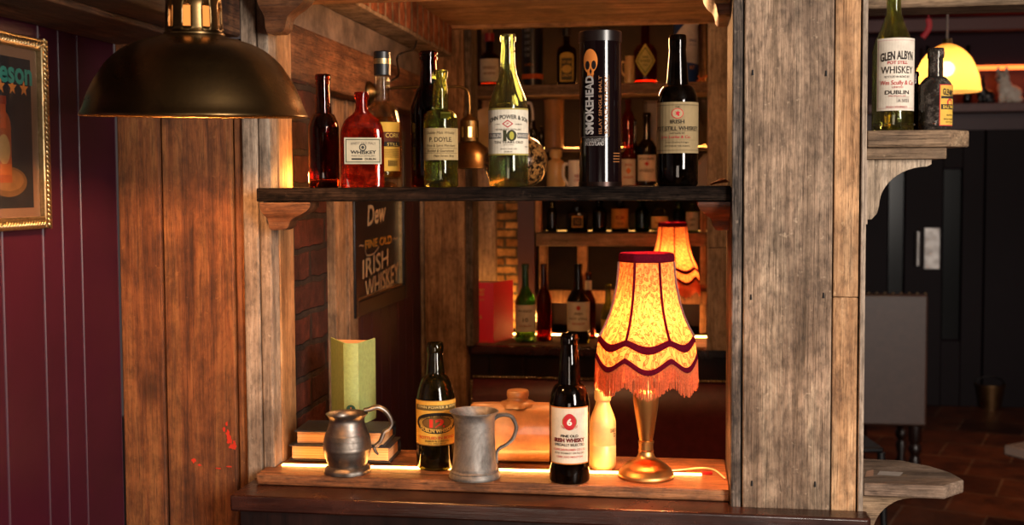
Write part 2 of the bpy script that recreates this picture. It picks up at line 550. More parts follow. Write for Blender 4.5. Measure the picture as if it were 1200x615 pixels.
# ================================================================ SETTING
ZL, ZC = 1.08, 1.057               # ledge top, counter top
ZS = 1.650                         # main shelf top
XW = -1.157                        # near left wall
YP = 2.20                          # plank wall and left post front
YF = 2.12                          # right pillar front
XPL, XPR = P(857, 400, Y=YF).x, P(1013, 400, Y=YF).x
XJ = P(320, 400, Y=YP).x           # left post corner
XPOST = P(287, 400, Y=YP).x
YB = 2.38                          # back of the ledge
XBW = -.924                        # booth left wall
ZBC = 2.205                        # booth ceiling


def struct(name, bm, m, label, cat, bevel=0.0, smooth=40):
    o = obj(name, bm, m, None, smooth, bevel); setp(o, label, cat, kind='structure'); return o


def floor_mat():
    t = NT('worn quarry tiles'); o = t.n('TexCoord', None, 3)
    v = t.n('Mapping', {'Vector': o, 'Rotation': (0, 0, .35)})
    br = t.n('TexBrick', {'Vector': v, 'Color1': lin('#6d3a20'), 'Color2': lin('#4c2614'), 'Mortar': lin('#7a5a45'), 'Scale': 1.0, 'Mortar Size': .006, 'Brick Width': .4, 'Row Height': .4}, None)
    br.node if False else None
    g = t.noise(o, 5.0, 6, .65)
    col = t.mix(.7, br.outputs[0], t.ramp(g, [(.35, '#4a3a30'), (.65, '#ffffff')]), 'MULTIPLY')
    return t.done(t.pbsdf(col, .45, Normal=t.bump(g, .3, .004)))


struct('floor', bx(-4, 6, -2.5, 11, -.05, 0), floor_mat(), 'worn brown quarry tile floor of the pub', 'floor', smooth=0)


def groovewall(bm, xf, ys, z0, z1, depth=.022, g=.005, sgn=1):
    """tongue and groove boards in the YZ plane, face at xf, bead groove at each y"""
    poly = [(xf - sgn * depth, ys[0])]
    for a, b in zip(ys, ys[1:]):
        poly += [(xf - sgn * .004, a), (xf, a + g * .6), (xf, b - g * .9), (xf + sgn * .001, b - g * .6), (xf - sgn * .004, b)]
    poly += [(xf - sgn * depth, ys[-1])]
    prism(bm, poly, 'Z', z0, z1)


gy = [P(px, 300, X=XW).y for px in (3, 51, 74, 96)]
ys = [-.6, -.2, .1, .4, .7, .95, 1.15, 1.35, 1.5] + [gy[0] - .13] + gy + [YP - .002]
bm = B(); groovewall(bm, XW, sorted(ys), 0, 2.3)
struct('wall_left', bm, M['purple'], 'plum painted tongue and groove wall at the near left', 'wall', smooth=0)

# plank wall at the left: backing wall with boards as its parts
pw = empty('wall_planks', (0, 0, 0), 'wall of upright reclaimed brown planks between plum wall and left post', 'wall', kind='structure')
xs = [XW] + [P(px, 400, Y=YP).x for px in (192, 275)] + [XPOST]
for k in range(3):
    yo = (0, .004, .010)[k]
    obj('plank', bx(xs[k] + .0015, xs[k + 1] - .0015, YP + yo, YP + .03, 0, 1.952), M['plank'] if k < 2 else M['plank'], pw, bevel=.003)
obj('backing', bx(XW, XPOST, YP + .03, YP + .05, 0, 1.952), M['dark'], pw)
# red paint splash on the planks
ink = Ink(lambda u, v, l: Vector((u, YP + .004 - l, v)))
rn = random.Random(3)
for (cx, cy, rx_, ry_) in [(266, 508, 3, 5), (268, 516, 4, 6), (272, 524, 5, 4), (262, 503, 2, 3), (226, 540, 3, 3), (233, 545, 3, 1.2), (255, 549, 5, 1), (268, 547, 4, 1), (274, 519, 2, 4), (265, 497, 2, 3)]:
    p = P(cx, cy, Y=YP); pts = []
    for k in range(14):
        a = 2 * pi * k / 14; q = rn.uniform(.5, 1.15) * mpp(p)
        pts.append((p.x + rx_ * q * cos(a), p.z + ry_ * q * sin(a)))
    ink.poly(pts, '#c8321c')
for f in ink.bm.faces: f.normal_flip()
ink.done('paint_splash', pw, 'dried red paint splash')

# left post
lp = empty('trim_1', (0, 0, 0), 'left post of the opening, grey front board and inner board coloured as warmly lit', 'post', kind='structure')
xm = P(305, 400, Y=YP).x
obj('front_board', bx(XPOST, xm, YP, YP + .05, 0, 2.6), M['postgrey'], lp, bevel=.004)
obj('front_board', bx(xm + .001, XJ - .002, YP + .003, YP + .05, 0, 2.6), M['postgrey'], lp, bevel=.004)
obj('side_board', bx(XPOST + .01, XJ, YP + .0505, YP + .135, 0, 2.6), M['postwarm'], lp, bevel=.003)
# bulkhead over the left nook
struct('trim_2', bx(XW + .001, XPOST + .004, .5, YP - .001, 1.953, 2.25), M['beamdark'], 'dark boxed timber bulkhead over the left nook', 'bulkhead', bevel=.006)
bm = B()
for k, (x0, x1) in enumerate(((XW + .003, XW + .10), (XW + .103, XW + .19))):
    box(bm, x0, x1, .5, YP - .002, 1.945 - .004 * k, 1.953)
struct('trim_3', bm, M['beamdark'], 'rough boards nailed under the dark bulkhead', 'boards', bevel=.003)

# low wall under the ledge, ledge, counter
struct('wall_front', bx(XJ + .001, XPL - .001, YP + .001, YB - .02, 0, ZC - .001), M['mahogz'], 'low wall under the ledge', 'wall')
xl0 = P(300, 557, Y=2.14).x
bm = B(); prism(bm, [(xl0, 2.14), (XPL - .001, 2.14), (XPL - .001, YB), (XJ + .0015, YB), (XJ + .0015, YP - .001), (xl0, YP - .001)], 'Z', ZC + .0005, ZL)
struct('trim_4', bm, M['ledge'], 'thick worn pine ledge across the opening', 'ledge', bevel=.003)
ct = empty('counter', (0, 0, 0), 'dark glossy mahogany counter along the bottom edge, below the pine ledge', 'counter')
xc0, xc1 = P(270, 583, Y=2.065).x, P(1014, 610, Y=2.07).x + .01
bm = B(); prism(bm, [(xc0, 2.062), (xc1 - .008, 2.062), (xc1 - .002, 2.066), (xc1, 2.074), (xc1, YF - .0055), (XPL - .001, YF - .0055), (XPL - .001, YP - .001), (xc0, YP - .001)], 'Z', ZC - .032, ZC)
obj('counter_top', bm, M['mahog'], ct, bevel=.004)
obj('front_panel', bx(xc0 + .014, xc1 - .012, 2.078, 2.095, .08, ZC - .033), M['mahogz'], ct, bevel=.002)
obj('end_panel', bx(xc0 + .014, xc0 + .03, 2.0955, YP - .003, .08, ZC - .033), M['mahogz'], ct, bevel=.002)
obj('plinth', bx(xc0 + .02, xc1 - .02, 2.09, 2.115, 0, .0795), M['mahogz'], ct)

# right pillar
rp = empty('pillar', (0, 0, 0), 'wide weathered timber pillar of upright boards right of the opening', 'pillar', kind='structure')
xb = [P(px, 400, Y=YF).x for px in (870, 975, 1006)]
obj('core', bx(XPL + .002, XPR - .002, YF + .022, YB - .001, 0, 2.6), M['dark'], rp)
obj('edge_board', bx(XPL, xb[0] - .002, YF + .002, YB, 0, 2.6), M['trimdark'], rp, bevel=.003)
obj('board', bx(xb[0] + .001, xb[1] - .001, YF, YF + .021, 0, 2.6), M['pillar'], rp, bevel=.003)
zsp = P(990, 348, Y=YF).z
obj('narrow_board', bx(xb[1] + .001, xb[2] - .001, YF + .001, YF + .021, zsp, 2.6), M['pillar2'], rp, bevel=.002)
obj('narrow_board', bx(xb[1] + .001, xb[2] - .001, YF + .002, YF + .021, 0, zsp - .001), M['pillar2'], rp, bevel=.002)
obj('trim_board', bx(xb[2] + .001, XPR, YF - .004, YB, 0, 2.6), M['trimgrey'], rp, bevel=.002)
bm = B()
for (px, py) in ((882, 85), (968, 86), (880, 348), (965, 346), (881, 566), (955, 567)):
    p = P(px, py, Y=YF); r = .0022
    pr = [(0, -.0006), (r, -.0006), (r, 0)]
    tube(bm, [(p.x, YF - .0004, p.z - .005), (p.x, YF - .0004, p.z + .005)], [.0022, .0014], 8)
obj('nail_hole', bm, M['dark'], rp)


# ---------------------------------------------------------------- main shelf with corbels
YSH0, YSH1 = 2.14, 2.36
sx0 = P(300, 228, Y=YSH0).x
sh = empty('wall_shelf', (0, 0, 0), 'dark rough shelf board spanning the opening at eye level', 'shelf')
bm = B(); prism(bm, [(sx0, YSH0), (XPL - .001, YSH0), (XPL - .001, YSH1), (XJ + .001, YSH1), (XJ + .001, YP - .001), (sx0, YP - .001)], 'Z', ZS - .027, ZS)
obj('board', bm, M['shelf'], sh, bevel=.003)


def corbel_profile(w, h):
    """ogee half-profile: width fraction by depth below top"""
    return [(1.0, 0), (1.0, .10), (.97, .20), (.90, .32), (.78, .44), (.64, .54), (.55, .64), (.52, .76), (.50, .88), (.44, .97), (.40, 1.0)]


def corbel(name, parent, px0, px1, py0, py1, Yf, Yb, mat, side, xfix=None, label=None, cat=None):
    """side 'L': thick at the post on its left, swooping out to the right; 'R' mirrored"""
    a, b = P(px0, py0, Y=Yf), P(px1, py1, Y=Yf)
    x0, x1, z1, z0 = a.x, b.x, a.z, b.z
    if side == 'R' and xfix is not None: x1 = xfix
    rings = []
    for f, d in corbel_profile(1, 1):
        z = z1 + (z0 - z1) * d
        if side == 'L':
            xa = x0 + (x1 - x0) * .16 * (1 - f) / .6; xb_ = x0 + (x1 - x0) * (.42 + .58 * (f - .4) / .6)
        else:
            xb_ = x1; xa = x1 - (x1 - x0) * (f if f > .5 else f)
        ya = Yf + (Yb - Yf) * .30 * (1 - f) / .6
        rings.append([(xa, ya, z), (xb_, ya, z), (xb_, Yb, z), (xa, Yb, z)])
    bm = B(); loft(bm, rings)
    o = obj(name, bm, mat, parent, smooth=50)
    return o


corbel('corbel', sh, 304, 364, 237.5, 270, YSH0 + .003, YP - .001, M['corbel'], 'L')
corbel('corbel', sh, 818, 857, 236.5, 271, YSH0 + .02, YSH1 - .01, M['corbeld'], 'R', XPL - .001)['label'] = 'corbel coloured as in dark red light'
o = corbel('corbel_bracket', None, 299, 361, -14, 36, YSH0 + .003, YP - .001, M['corbel'], 'L')
setp(o, 'carved wooden corbel at the top of the left post, above the pendant lamp', 'corbel', kind='structure')
o = corbel('corbel_bracket', None, 826, 857, -22, 15, YSH0 + .02, YSH1 - .01, M['corbeld'], 'R', XPL - .001)
setp(o, 'carved wooden corbel at the top left of the big pillar', 'corbel', kind='structure')
# header that the upper corbels carry
struct('trim_5', bx(sx0, XPL - .001, YSH0, YSH1, P(600, -19, Y=YSH0).z + .008, 2.6), M['ceilwood'], 'timber header above the opening', 'header')

# ---------------------------------------------------------------- booth shell
YK = 3.92
bm = B(); box(bm, XJ - .06, XJ - .012, YP + .136, 2.60, 0, 1.886)
struct('wall_brick', bm, M['brickside'], 'old red brick pier just inside the opening, left of the books', 'wall', smooth=0)
yb = [2.6] + [P(px, 300, X=XBW).y for px in (416, 428, 440, 452, 464, 476, 486)] + [YK]
bm = B(); groovewall(bm, XBW, [3.08 + k * (YK + .1 - 3.08) / 9 for k in range(10)], 0, 1.9)
struct('wall_booth', bm, M['purpled'], 'plum boarded side wall of the booth behind the hanging sign', 'wall', smooth=0)
bm = B(); box(bm, XBW - .02, XBW + .012, 2.90, 2.995, 0, 1.886); box(bm, XBW - .02, XBW + .02, 2.998, 3.079, 0, 1.886)
struct('trim_6', bm, M['backpost'], 'two upright pine boards left of the hanging sign', 'boards', bevel=.003)
struct('wall_recess', bx(XBW - .05, XBW - .021, 2.60, 3.1, 0, 2.3), M['dark'], 'dark recess behind the brick pier', 'wall')
struct('trim_7', bx(XBW + .001, -.85, YP + .14, YK - .002, 1.887, 2.012), M['beam'], 'long timber beam along the booth side wall', 'beam', bevel=.006)
struct('wall_plaster', bx(XBW - .02, -.885, YP + .14, YK - .002, 2.013, 2.3), M['plaster'], 'grimy plaster strip above the timber beam', 'wall')
struct('trim_8', bx(-.884, -.795, YP + .14, YK - .03, 2.098, ZBC - .001), M['bricksol'], 'course of upright bricks under the booth ceiling', 'brick course', smooth=0, bevel=.004)
bm = B()
yy = 2.37
for k in range(8):
    y2 = yy + .19; box(bm, -.884, .5, yy, y2 - .004, ZBC, ZBC + .025); yy = y2
struct('ceiling', bm, M['ceilwood'], 'low boarded ceiling over the booth', 'ceiling', bevel=.002)
yend = yy
struct('trim_9', bx(-.884, .5, yend - .006, yend + .03, ZBC - .012, ZBC + .2), M['ceilwood'], 'edge board at the far end of the booth ceiling', 'edge board', bevel=.003)
struct('ceiling_back', bx(-.95, .6, yend + .031, 5.3, 2.33, 2.36), M['ceilwood'], 'raised ceiling above the back shelves', 'ceiling')
# right booth wall (out of sight behind the pillar, closes the booth)
XBR = .165
struct('wall_right', bx(XBR, XBR + .06, YB + .001, 5.2, 0, 2.6), M['purpled'], 'booth side wall behind the big pillar', 'wall')
# back posts
xq = [P(px, 300, Y=YK).x for px in (489, 497, 545, 550)]
bpst = empty('trim_10', (0, 0, 0), 'pale timber post of three boards at the left back of the booth', 'post', kind='structure')
obj('edge_board', bx(xq[0] - .02, xq[1], YK + .012, YK + .09, 0, ZBC + .1), M['postgrey'], bpst, bevel=.003)
obj('board', bx(xq[1] + .001, xq[2], YK, YK + .09, 0, ZBC + .1), M['backpost'], bpst, bevel=.003)
obj('edge_board', bx(xq[2] + .001, xq[3] + .012, YK + .006, YK + .12, ZL + .003, ZBC + .1), M['trimdark'], bpst, bevel=.003)
rpst = empty('trim_11', (0, 0, 0), 'grey timber post at the right back of the booth, beside the big pillar', 'post', kind='structure')
xa, xb2 = P(829, 250, Y=YK).x, P(853, 250, Y=YK).x
zq = P(840, 290, Y=YK).z
obj('board', bx(xa, min(xb2, XBR - .002), YK, YK + .06, zq, 2.32), M['trimgrey'], rpst, bevel=.003)
obj('board', bx(xa, min(xb2, XBR - .002), YK + .002, YK + .06, ZL + .002, zq - .001), M['trimgrey'], rpst, bevel=.003)
# back ledge, bench
YL0 = 4.0
xbl = P(541, 404, Y=YL0).x
struct('trim_12', bx(xq[2] + .001, XBR - .001, YL0 + .02, 4.36, ZL - .022, ZL), M['backshelf'], 'back ledge under the bottles behind the bench', 'ledge', bevel=.003)
bench = empty('bench', (0, 0, 0), 'oxblood leather booth bench with studded back in a dark wooden frame', 'bench')
obj('back_frame', bx(xbl, XBR - .001, YL0 + .001, YL0 + .03, .1, ZL - .0225), M['mahogz'], bench, bevel=.002)
obj('top_rail', bx(xbl - .006, XBR - .001, YL0 - .02, YL0 + .0195, ZL - .034, ZL - .004), M['mahog'], bench, bevel=.003)
for px in (573, 613, 655, 700, 745, 790):
    x = P(px, 425, Y=YL0).x; obj('panel_moulding', bx(x - .003, x + .003, YL0 - .004, YL0, .96, ZL - .036), M['mahogz'], bench, bevel=.001)
zt = P(700, 446, Y=YL0 - .05).z; xle = P(552, 470, Y=YL0 - .05).x
bm = B(); rings = []
for k in range(9):
    q = k / 8; z = .47 + (zt - .47) * q; d = .045 * (1 - (2 * q - 1) ** 6) + .012
    rings.append([(xle, YL0 - d, z), (XBR - .001, YL0 - d, z), (XBR - .001, YL0 - .0005, z), (xle, YL0 - .0005, z)])
loft(bm, rings); obj('backrest', bm, M['leather'], bench, smooth=60, bevel=.006)
bm = B()
for k in range(86):
    x = xle + .006 + k * .0105
    if x > XBR - .004: break
    bmesh.ops.create_uvsphere(bm, u_segments=8, v_segments=5, radius=.0052, matrix=Matrix.Translation((x, YL0 - .022, zt + .001)))
for k in range(26):
    bmesh.ops.create_uvsphere(bm, u_segments=8, v_segments=5, radius=.0052, matrix=Matrix.Translation((xle + .002, YL0 - .055, zt - .01 - k * .0105)))
so = obj('stud', bm, M['stud'], bench); so['kind'] = 'stuff'; so['label'] = 'row of small brass studs'
bm = bx(xle, XBR - .001, 3.52, YL0 - .002, .34, .46); obj('seat', bm, M['leather'], bench, bevel=.03)
obj('seat_base', bx(xle, XBR - .001, 3.56, YL0 - .002, 0, .339), M['mahogz'], bench)

# shelves behind the ledge
YS0, YS1 = 4.36, 4.58
zsh = {'up': P(690, 98, Y=YS0).z, 'mid': P(690, 173, Y=YS0 + .13).z, 'hid': ZS - .025, 'low': P(690, 273, Y=YS0).z}
xs0, xs1 = P(552, 100, Y=YS0).x, XBR - .003
xs2 = P(628, 270, Y=YS0).x
su = empty('shelf_unit', (0, 0, 0), 'tall timber shelf unit of bottles filling the back of the booth', 'shelving')
obj('shelf', bx(xs0, xs1, YS0, YS1, zsh['up'] - .042, zsh['up']), M['backshelf'], su, bevel=.003)
obj('shelf', bx(xs0, xs1, YS0 + .13, YS1, zsh['mid'] - .014, zsh['mid']), M['backshelf'], su, bevel=.002)
obj('shelf', bx(xs2, xs1, YS0, YS1, zsh['hid'] - .03, zsh['hid']), M['backshelf'], su, bevel=.002)
obj('shelf', bx(xs2, xs1, YS0, YS1, zsh['low'] - .05, zsh['low']), M['backshelf'], su, bevel=.003)
for i, px in enumerate((631, 824)):
    x = P(px, 300, Y=YS0 + .02).x
    obj('upright', bx(x - .012, x + .012, YS0 + .01, YS0 + .05, zsh['low'] + .001 if i == 0 else ZL + .001, zsh['hid'] - .031), M['backpost'], su, bevel=.003)
    if i == 0: obj('upright', bx(x + .004, x + .035, YS0 + .01, YS0 + .05, ZL + .001, zsh['low'] - .051), M['backpost'], su, bevel=.003)
x = P(682, 300, Y=YS0 + .02).x
obj('upright', bx(x - .02, x + .02, YS0 + .03, YS0 + .06, ZL + .001, zsh['low'] - .051), M['backpost'], su, bevel=.003)
zr = P(700, 340, Y=YS0).z
obj('rail', bx(xs2 + .03, xs1 - .03, YS0 - .0, YS0 + .029, zr - .05, zr), M['backpost'], su, bevel=.003)
x = P(822, 90, Y=YS0 + .1).x
obj('upright', bx(x - .02, x + .02, YS1 - .03, YS1 - .001, zsh['up'] + .001, 2.329), M['backpost'], su, bevel=.003)
for x in (xs0 + .02,):
    obj('upright', bx(x - .012, x + .03, YS1 - .03, YS1 - .001, ZL + .002, 2.329), M['backpost'], su, bevel=.003)
struct('wall_back', bx(-1.0, .5, YS1 + .10, YS1 + .16, 0, 2.6), M['stone'], 'dark stone wall behind the shelf unit', 'wall')
xr0, xr1 = P(560, 300, Y=4.45).x, P(607, 300, Y=4.45).x
struct('wall_column', bx(xr0, xr1, 4.44, YS1 + .09, ZL + .001, zsh['mid'] - .02), M['brickfront'], 'warm lit rubble brick pier behind the red book', 'brick pier', smooth=0)
xd0, xd1 = xr1 + .002, P(627, 300, Y=4.45).x
struct('trim_13', bx(xd0, xd1, 4.43, 4.47, ZL + .001, zsh['hid'] - .0), M['purpled'], 'dark plum upright beside the brick pier', 'upright')
struct('trim_14', bx(xq[3] + .013, xr0 - .001, 4.40, 4.44, ZL + .001, zsh['mid'] - .02), M['trimgrey'], 'grey upright beside the brick pier', 'upright')
struct('wall_boothpanel', bx(xs2 + .04, xs1, YS1 + .02, YS1 + .04, ZL + .001, zr - .052), M['purpled'], 'plum panel behind the back ledge', 'panel')

# ---------------------------------------------------------------- light strips


def strip(name, p0, p1, label, m=M['strip'], r=.0045, th=.0022):
    e = empty(name, p0, label, 'light strip')
    d = Vector(p1) - Vector(p0)
    bm = B(); box(bm, 0, d.length, -r, r, .0002, .0002 + th)
    o = obj('diode_band', bm, m, e); o.rotation_euler = (0, 0, atan2(d.y, d.x))
    return e


ea, eb = P(331, 545, Z=ZL), P(822, 556.5, Z=ZL)
st = strip('light_strip', ea, eb, 'thin glowing warm strip lying along the pine ledge')
cc = P(829, 556, Z=ZL) - ea
bm = bx(cc.x - .012, cc.x + .01, cc.y - .004, cc.y + .004, .0003, .006); obj('connector', bm, M['redplastic'], st, bevel=.001)['label'] = 'red end connector'
obj('light_strip', bx(XJ + .02, XPL - .04, YSH1 + .0005, YSH1 + .010, ZS - .008, ZS - .002), M['strip'], sh)['label'] = 'assumed glowing strip along the back edge'  # assumed strip, out of sight, lights the bottles from behind
light('post glow fill', 'POINT', (XJ + .03, 2.315, ZS + .02), .9, (1.0, .40, .09), .012)  # added point light without a body, spreads the orange glow up the left post
light('assumed pier uplight', 'POINT', ((xr0 + xr1) / 2 + .01, 4.37, ZL + .05), 3.2, (1.0, .45, .11), .02)  # assumed hidden uplight, a bare point light that brightens the brick pier
strip('light_strip', (P(556, 394, Y=4.28).x, 4.285, ZL), (XBR - .05, 4.285, ZL), 'glowing strip on the back ledge behind the bench', M['stripback'], .006)
strip('light_strip', (xs2 + .02, YS1 - .03, zsh['low']), (xs1 - .01, YS1 - .03, zsh['low']), 'glowing strip on the shelf above the back ledge', M['striplow'], .003)
strip('light_strip', (xs0 + .02, YS1 - .03, zsh['up']), (xs1 - .01, YS1 - .03, zsh['up']), 'glowing strip on the uppermost back shelf', M['stripdim'], .003)
strip('light_strip', (xs2, YS1 - .03, zsh['hid']), (xs1 - .01, YS1 - .03, zsh['hid']), 'glowing strip behind the small jugs on the back shelves', M['stripdim'], .003)
strip('light_strip', (xs0 + .05, YS1 - .03, zsh['mid']), (xs1 - .01, YS1 - .03, zsh['mid']), 'glowing strip on the thin middle back shelf', M['stripdim'], .002)

# ================================================================ MAIN SHELF BOTTLES
G = {}
G['green'] = glass('pale green bottle glass', '#dceccc', dust=.04, dust_or_glow_col='#a8946a', inner='#e6e6bc', clear=.5)
G['olive'] = glass('yellow green bottle glass', '#dbe8a4', dust=.07, dust_or_glow_col='#9a8450', inner='#e8c878', clear=.5)
G['clear'] = glass('clear bottle glass', '#fbf6ea', clear=.7)
G['amber'] = glass('red brown bottle glass', '#8c3214', dust=.12, dust_or_glow_col='#5a2a18')
G['darkamber'] = glass('dark red brown bottle glass', '#5c1c0e', dust=.06, dust_or_glow_col='#4a2216')
G['red'] = glass('dusty red flask glass', '#e04018', dust=.55, dust_or_glow_col='#b02c14', dscale=22.0)
G['black'] = glass('black brown bottle glass', '#1c0f08', dust=.05, dust_or_glow_col='#6a4a30', dscale=40)
G['blackg'] = glass('black green bottle glass', '#2c2a0c', dust=.10, dust_or_glow_col='#7a6228', dscale=35)
G['dgreen'] = glass('deep green bottle glass', '#5a8a50')
G['dusty'] = glass('dusty brown bottle glass', '#6a4a2a', dust=.9, dust_or_glow_col='#6a6058', dscale=55)
G['greenred'] = glass('green bottle glass', '#7fb070', dust=.05)
G['whisky'] = glass('amber whisky', '#ffc448', ior=1.36, clear=.7, dust=.3, dust_or_glow_col='#e09a38', dscale=8)  # amber diffuse share makes the liquid look lit from behind
G['pale'] = glass('pale whisky', '#f4c868', ior=1.36)
SP = dict(group=None)


def on_shelf(px0, px1, ytop, Y, z):
    pc = (px0 + px1) / 2; p = P(pc, 216, Y=Y); p.z = z
    return p, (px1 - px0) / 2 * mpp(p), P(pc, ytop, Y=Y).z - z


def on_ledge(px0, px1, ytop, ybot, z=ZL):
    pc = (px0 + px1) / 2; R = (px1 - px0) / 2 * mpp(P(pc, ybot, Z=z)); p = onto(pc, ybot, z, R)
    return p, R, P(pc, ytop, Y=p.y).z - z


# 1 small brown bottle
l, R, h = on_shelf(362, 398, 87, 2.27, ZS)
bottle('bottle', 'empty unlabelled red-brown bottle, leftmost on the eye level shelf', 'bottle', 380, R, h, G['amber'], l, .51, .655, .54, .44, .50, .085, .8, ring=.06)
# 2 red flask
l, R, h = on_shelf(400, 450, 108, 2.20, ZS)
e = empty('flask', l, 'dusty red square shouldered flask with green bordered whiskey label', 'flask', -atan2(l.x, l.y) + .10)
D = R * .48; rings = []; inner = []
prof = [(1.0, 0), (1.0, .012), (1.0, .25), (1.0, .5), (.985, .58), (.93, .64), (.82, .695), (.66, .735), (.46, .765), (.33, .80), (.29, .84), (.285, .93)]
for f, q in prof: rings.append(sup(R * f * (.985 if q == 0 else 1), max(D * (f if f < .7 else .7 + (f - .7)), R * .285 * min(1, f / .285)) if f > .3 else R * f, q * h, 5.5 if f > .7 else (3.5 if f > .4 else 2.0)))
rings += [sup(R * .34, R * .34, .932 * h, 2), sup(R * .35, R * .35, .965 * h, 2), sup(R * .33, R * .33, h, 2), sup(R * .2, R * .2, h, 2), sup(R * .2, R * .2, .84 * h, 2)]
for f, q in reversed(prof[1:-2]):
    if q > .02: rings.append(sup(R * f - .0035, max(D * (f if f < .7 else .7 + (f - .7)), R * .285) - .0035 if f > .3 else R * f - .0035, q * h, 5.0 if f > .7 else (3.5 if f > .4 else 2.0)))
rings.append(sup(R - .0035, D - .0035, .03 * h, 5))
bm = B(); loft(bm, rings); obj('glass_body', bm, G['red'], e, smooth=45)
ink = Ink(lambda u, v, ll: Vector((u * R, -D - ll - .0006, h * (.245 + .275 * v))))
ink.rect(-.88, 0, .84, 1, '#b9ae92'); ink.rect(-.82, .06, .78, .94, '#3f4a38'); ink.rect(-.78, .09, .74, .91, '#bfae90')
ink.text('FINEST OLD MALT', 0, .80, 1.15, .09, '#5b5548', arc=.04); ink.ell(-.03, .63, .17, .14, '#3c3a34'); ink.ell(-.03, .63, .12, .10, '#b5a588'); ink.ell(-.03, .63, .07, .06, '#3c3a34')
ink.text('WHISKEY', 0, .44, 1.2, .13, '#2a2824', arc=-.02, bold=.03); ink.text('PURE OLD DISTILLERY', 0, .31, 1.1, .06, '#6a6354'); ink.rect(-.55, .16, -.05, .22, '#2a2824'); ink.text('DUBLIN', .32, .19, .5, .08, '#2a2824', bold=.02)
ink.done('label', e)
# 3 clear bottle with black cap
l, R, h = on_shelf(427, 472, 62, 2.30, ZS)


def lab(e, R, h):
    i = Ink(wrap(R + .0004, h * .12, h * .36, .0))
    i.rect(-.25, 0, .98, 1, '#d9a23c'); i.rect(-.25, .60, .98, .80, '#5b2a12'); i.rect(-.25, .50, .98, .60, '#1e1510')
    i.text('CORK', .5, .73, .75, .09, '#e7b95a'); i.text('STILL', .5, .55, .6, .06, '#e7b95a')
    for k in range(6): i.rect(-.1, .28 + k * .03, .9, .29 + k * .03, '#6b4a1c')
    for k in range(14): i.rect(.25 + k * .035, .10, .25 + k * .035 + (.012 if k % 3 else .022), .22, '#3a2810', n=1)
    i.done('label', e)


e = bottle('bottle', 'clear whiskey bottle with black and gold cap, behind the red flask', 'bottle', 450, R, h, G['clear'], l, .42, .645, .40, .36, .40, .03, .85, lab=lab, liquid=(G['whisky'], .52), turn=.0, cap=(M['blackmetal'], .835, .44))
bm = B(); lathe(bm, [(R * .45, h * .915), (R * .45, h * .955)], 28); obj('gold_band', bm, M['goldframe'], next(c for c in e.children if c.name.startswith('cap')), smooth=30)
# 4 tall dark bottle
l, R, h = on_shelf(482, 525, 60, 2.295, ZS)
bottle('bottle', 'tall dark red-brown bottle without label, half hidden by the small green-shouldered bottle', 'bottle', 503, R, h, G['darkamber'], l, .56, .74, .52, .42, .50, .06, .6, ring=.09)
# 5 Doyle
l, R, h = on_shelf(497, 537, 82, 2.195, ZS)


def lab(e, R, h):
    i = Ink(wrap(R + .0005, h * .23, h * .27))
    i.rect(-1.35, 0, 1.35, 1, '#a88f62'); c = '#4a3a26'
    i.text('Dublin Malt Whisky', 0, .84, 1.7, .11, c, shear=.3); i.text('P. DOYLE.', 0, .64, 1.35, .15, c, bold=.02)
    i.text('Wine & Spirit Merchant', 0, .44, 1.8, .10, c, shear=.3); i.text('Bottled & Guaranteed', 0, .29, 1.6, .09, c, shear=.3)
    i.text('Main Street, Bray', .2, .12, 1.2, .09, c, shear=.3); i.rect(-1.2, .36, 1.2, .37, c); i.rect(-1.2, .21, 1.2, .22, c)
    i.done('label', e)
    i = Ink(wrap(R * .80, h * .585, h * .05)); i.rect(.0, 0, .8, 1, '#a89468'); i.done('label', e)


bottle('bottle', 'small green-tinted bottle with handwritten-style tan label reading DOYLE', 'bottle', 517, R, h, G['olive'], l, .56, .665, .44, .34, .44, .075, 1.0, bulge=.05, lab=lab)
# 6 Power
l, R, h = on_shelf(573, 619, 40, 2.19, ZS)


def lab(e, R, h):
    i = Ink(wrap(R + .0005, h * .205, h * .305)); k = '#1f1d1a'
    i.rect(-1.45, 0, 1.45, 1, '#a0904a'); i.rect(-1.42, .035, 1.42, .965, '#d8cdb8')
    i.text('JOHN POWER & SON', 0, .80, 2.35, .12, k, arc=.09, bold=.02); i.dia(-.05, .665, .28, .085, '#b32434'); i.dia(-.05, .665, .20, .06, '#d8cdb8'); i.text('JP', -.05, .665, .13, .05, '#b32434', bold=.02)
    i.text('1791', -.55, .655, .24, .028, '#5a544a'); i.text('DUBLIN', .5, .655, .36, .028, '#5a544a')
    i.text('ESTABLISHED DISTILLERY', 0, .545, 1.3, .035, '#3a362f')
    i.rect(-1.25, .355, 1.25, .475, '#6d6a66'); i.text('DUBLIN', -.75, .415, .7, .07, '#c9bfae', bold=.02); i.text('WHISKEY', .8, .415, .75, .07, '#c9bfae', bold=.02)
    i.rect(-.36, .30, .42, .53, '#d8cdb8'); i.text('1', -.19, .415, .17, .23, '#3a3a24', bold=.08); i.ell(.14, .415, .25, .118, '#3a3a24'); i.ell(.14, .415, .11, .085, '#a8a03c')
    i.text('TEN YEARS OLD', 0, .275, 1.5, .055, k); i.text('JOHN POWER', 0, .215, .5, .022, '#5a544a'); i.text('JOHN\'S LANE, LTD', 0, .13, .8, .035, k); i.text('DUBLIN', -.02, .075, .35, .03, k); i.text('70 Pf', 1.0, .18, .2, .03, k)
    i.done('label', e)


bottle('bottle', 'large green-tinted whiskey bottle with big 10 on its cream label', 'bottle', 596, R, h, G['green'], l, .50, .79, .38, .32, .40, .05, .08, lab=lab, turn=.02)
# 7 onion flask behind it
l, R, h = on_shelf(567, 642, 130, 2.285, ZS)


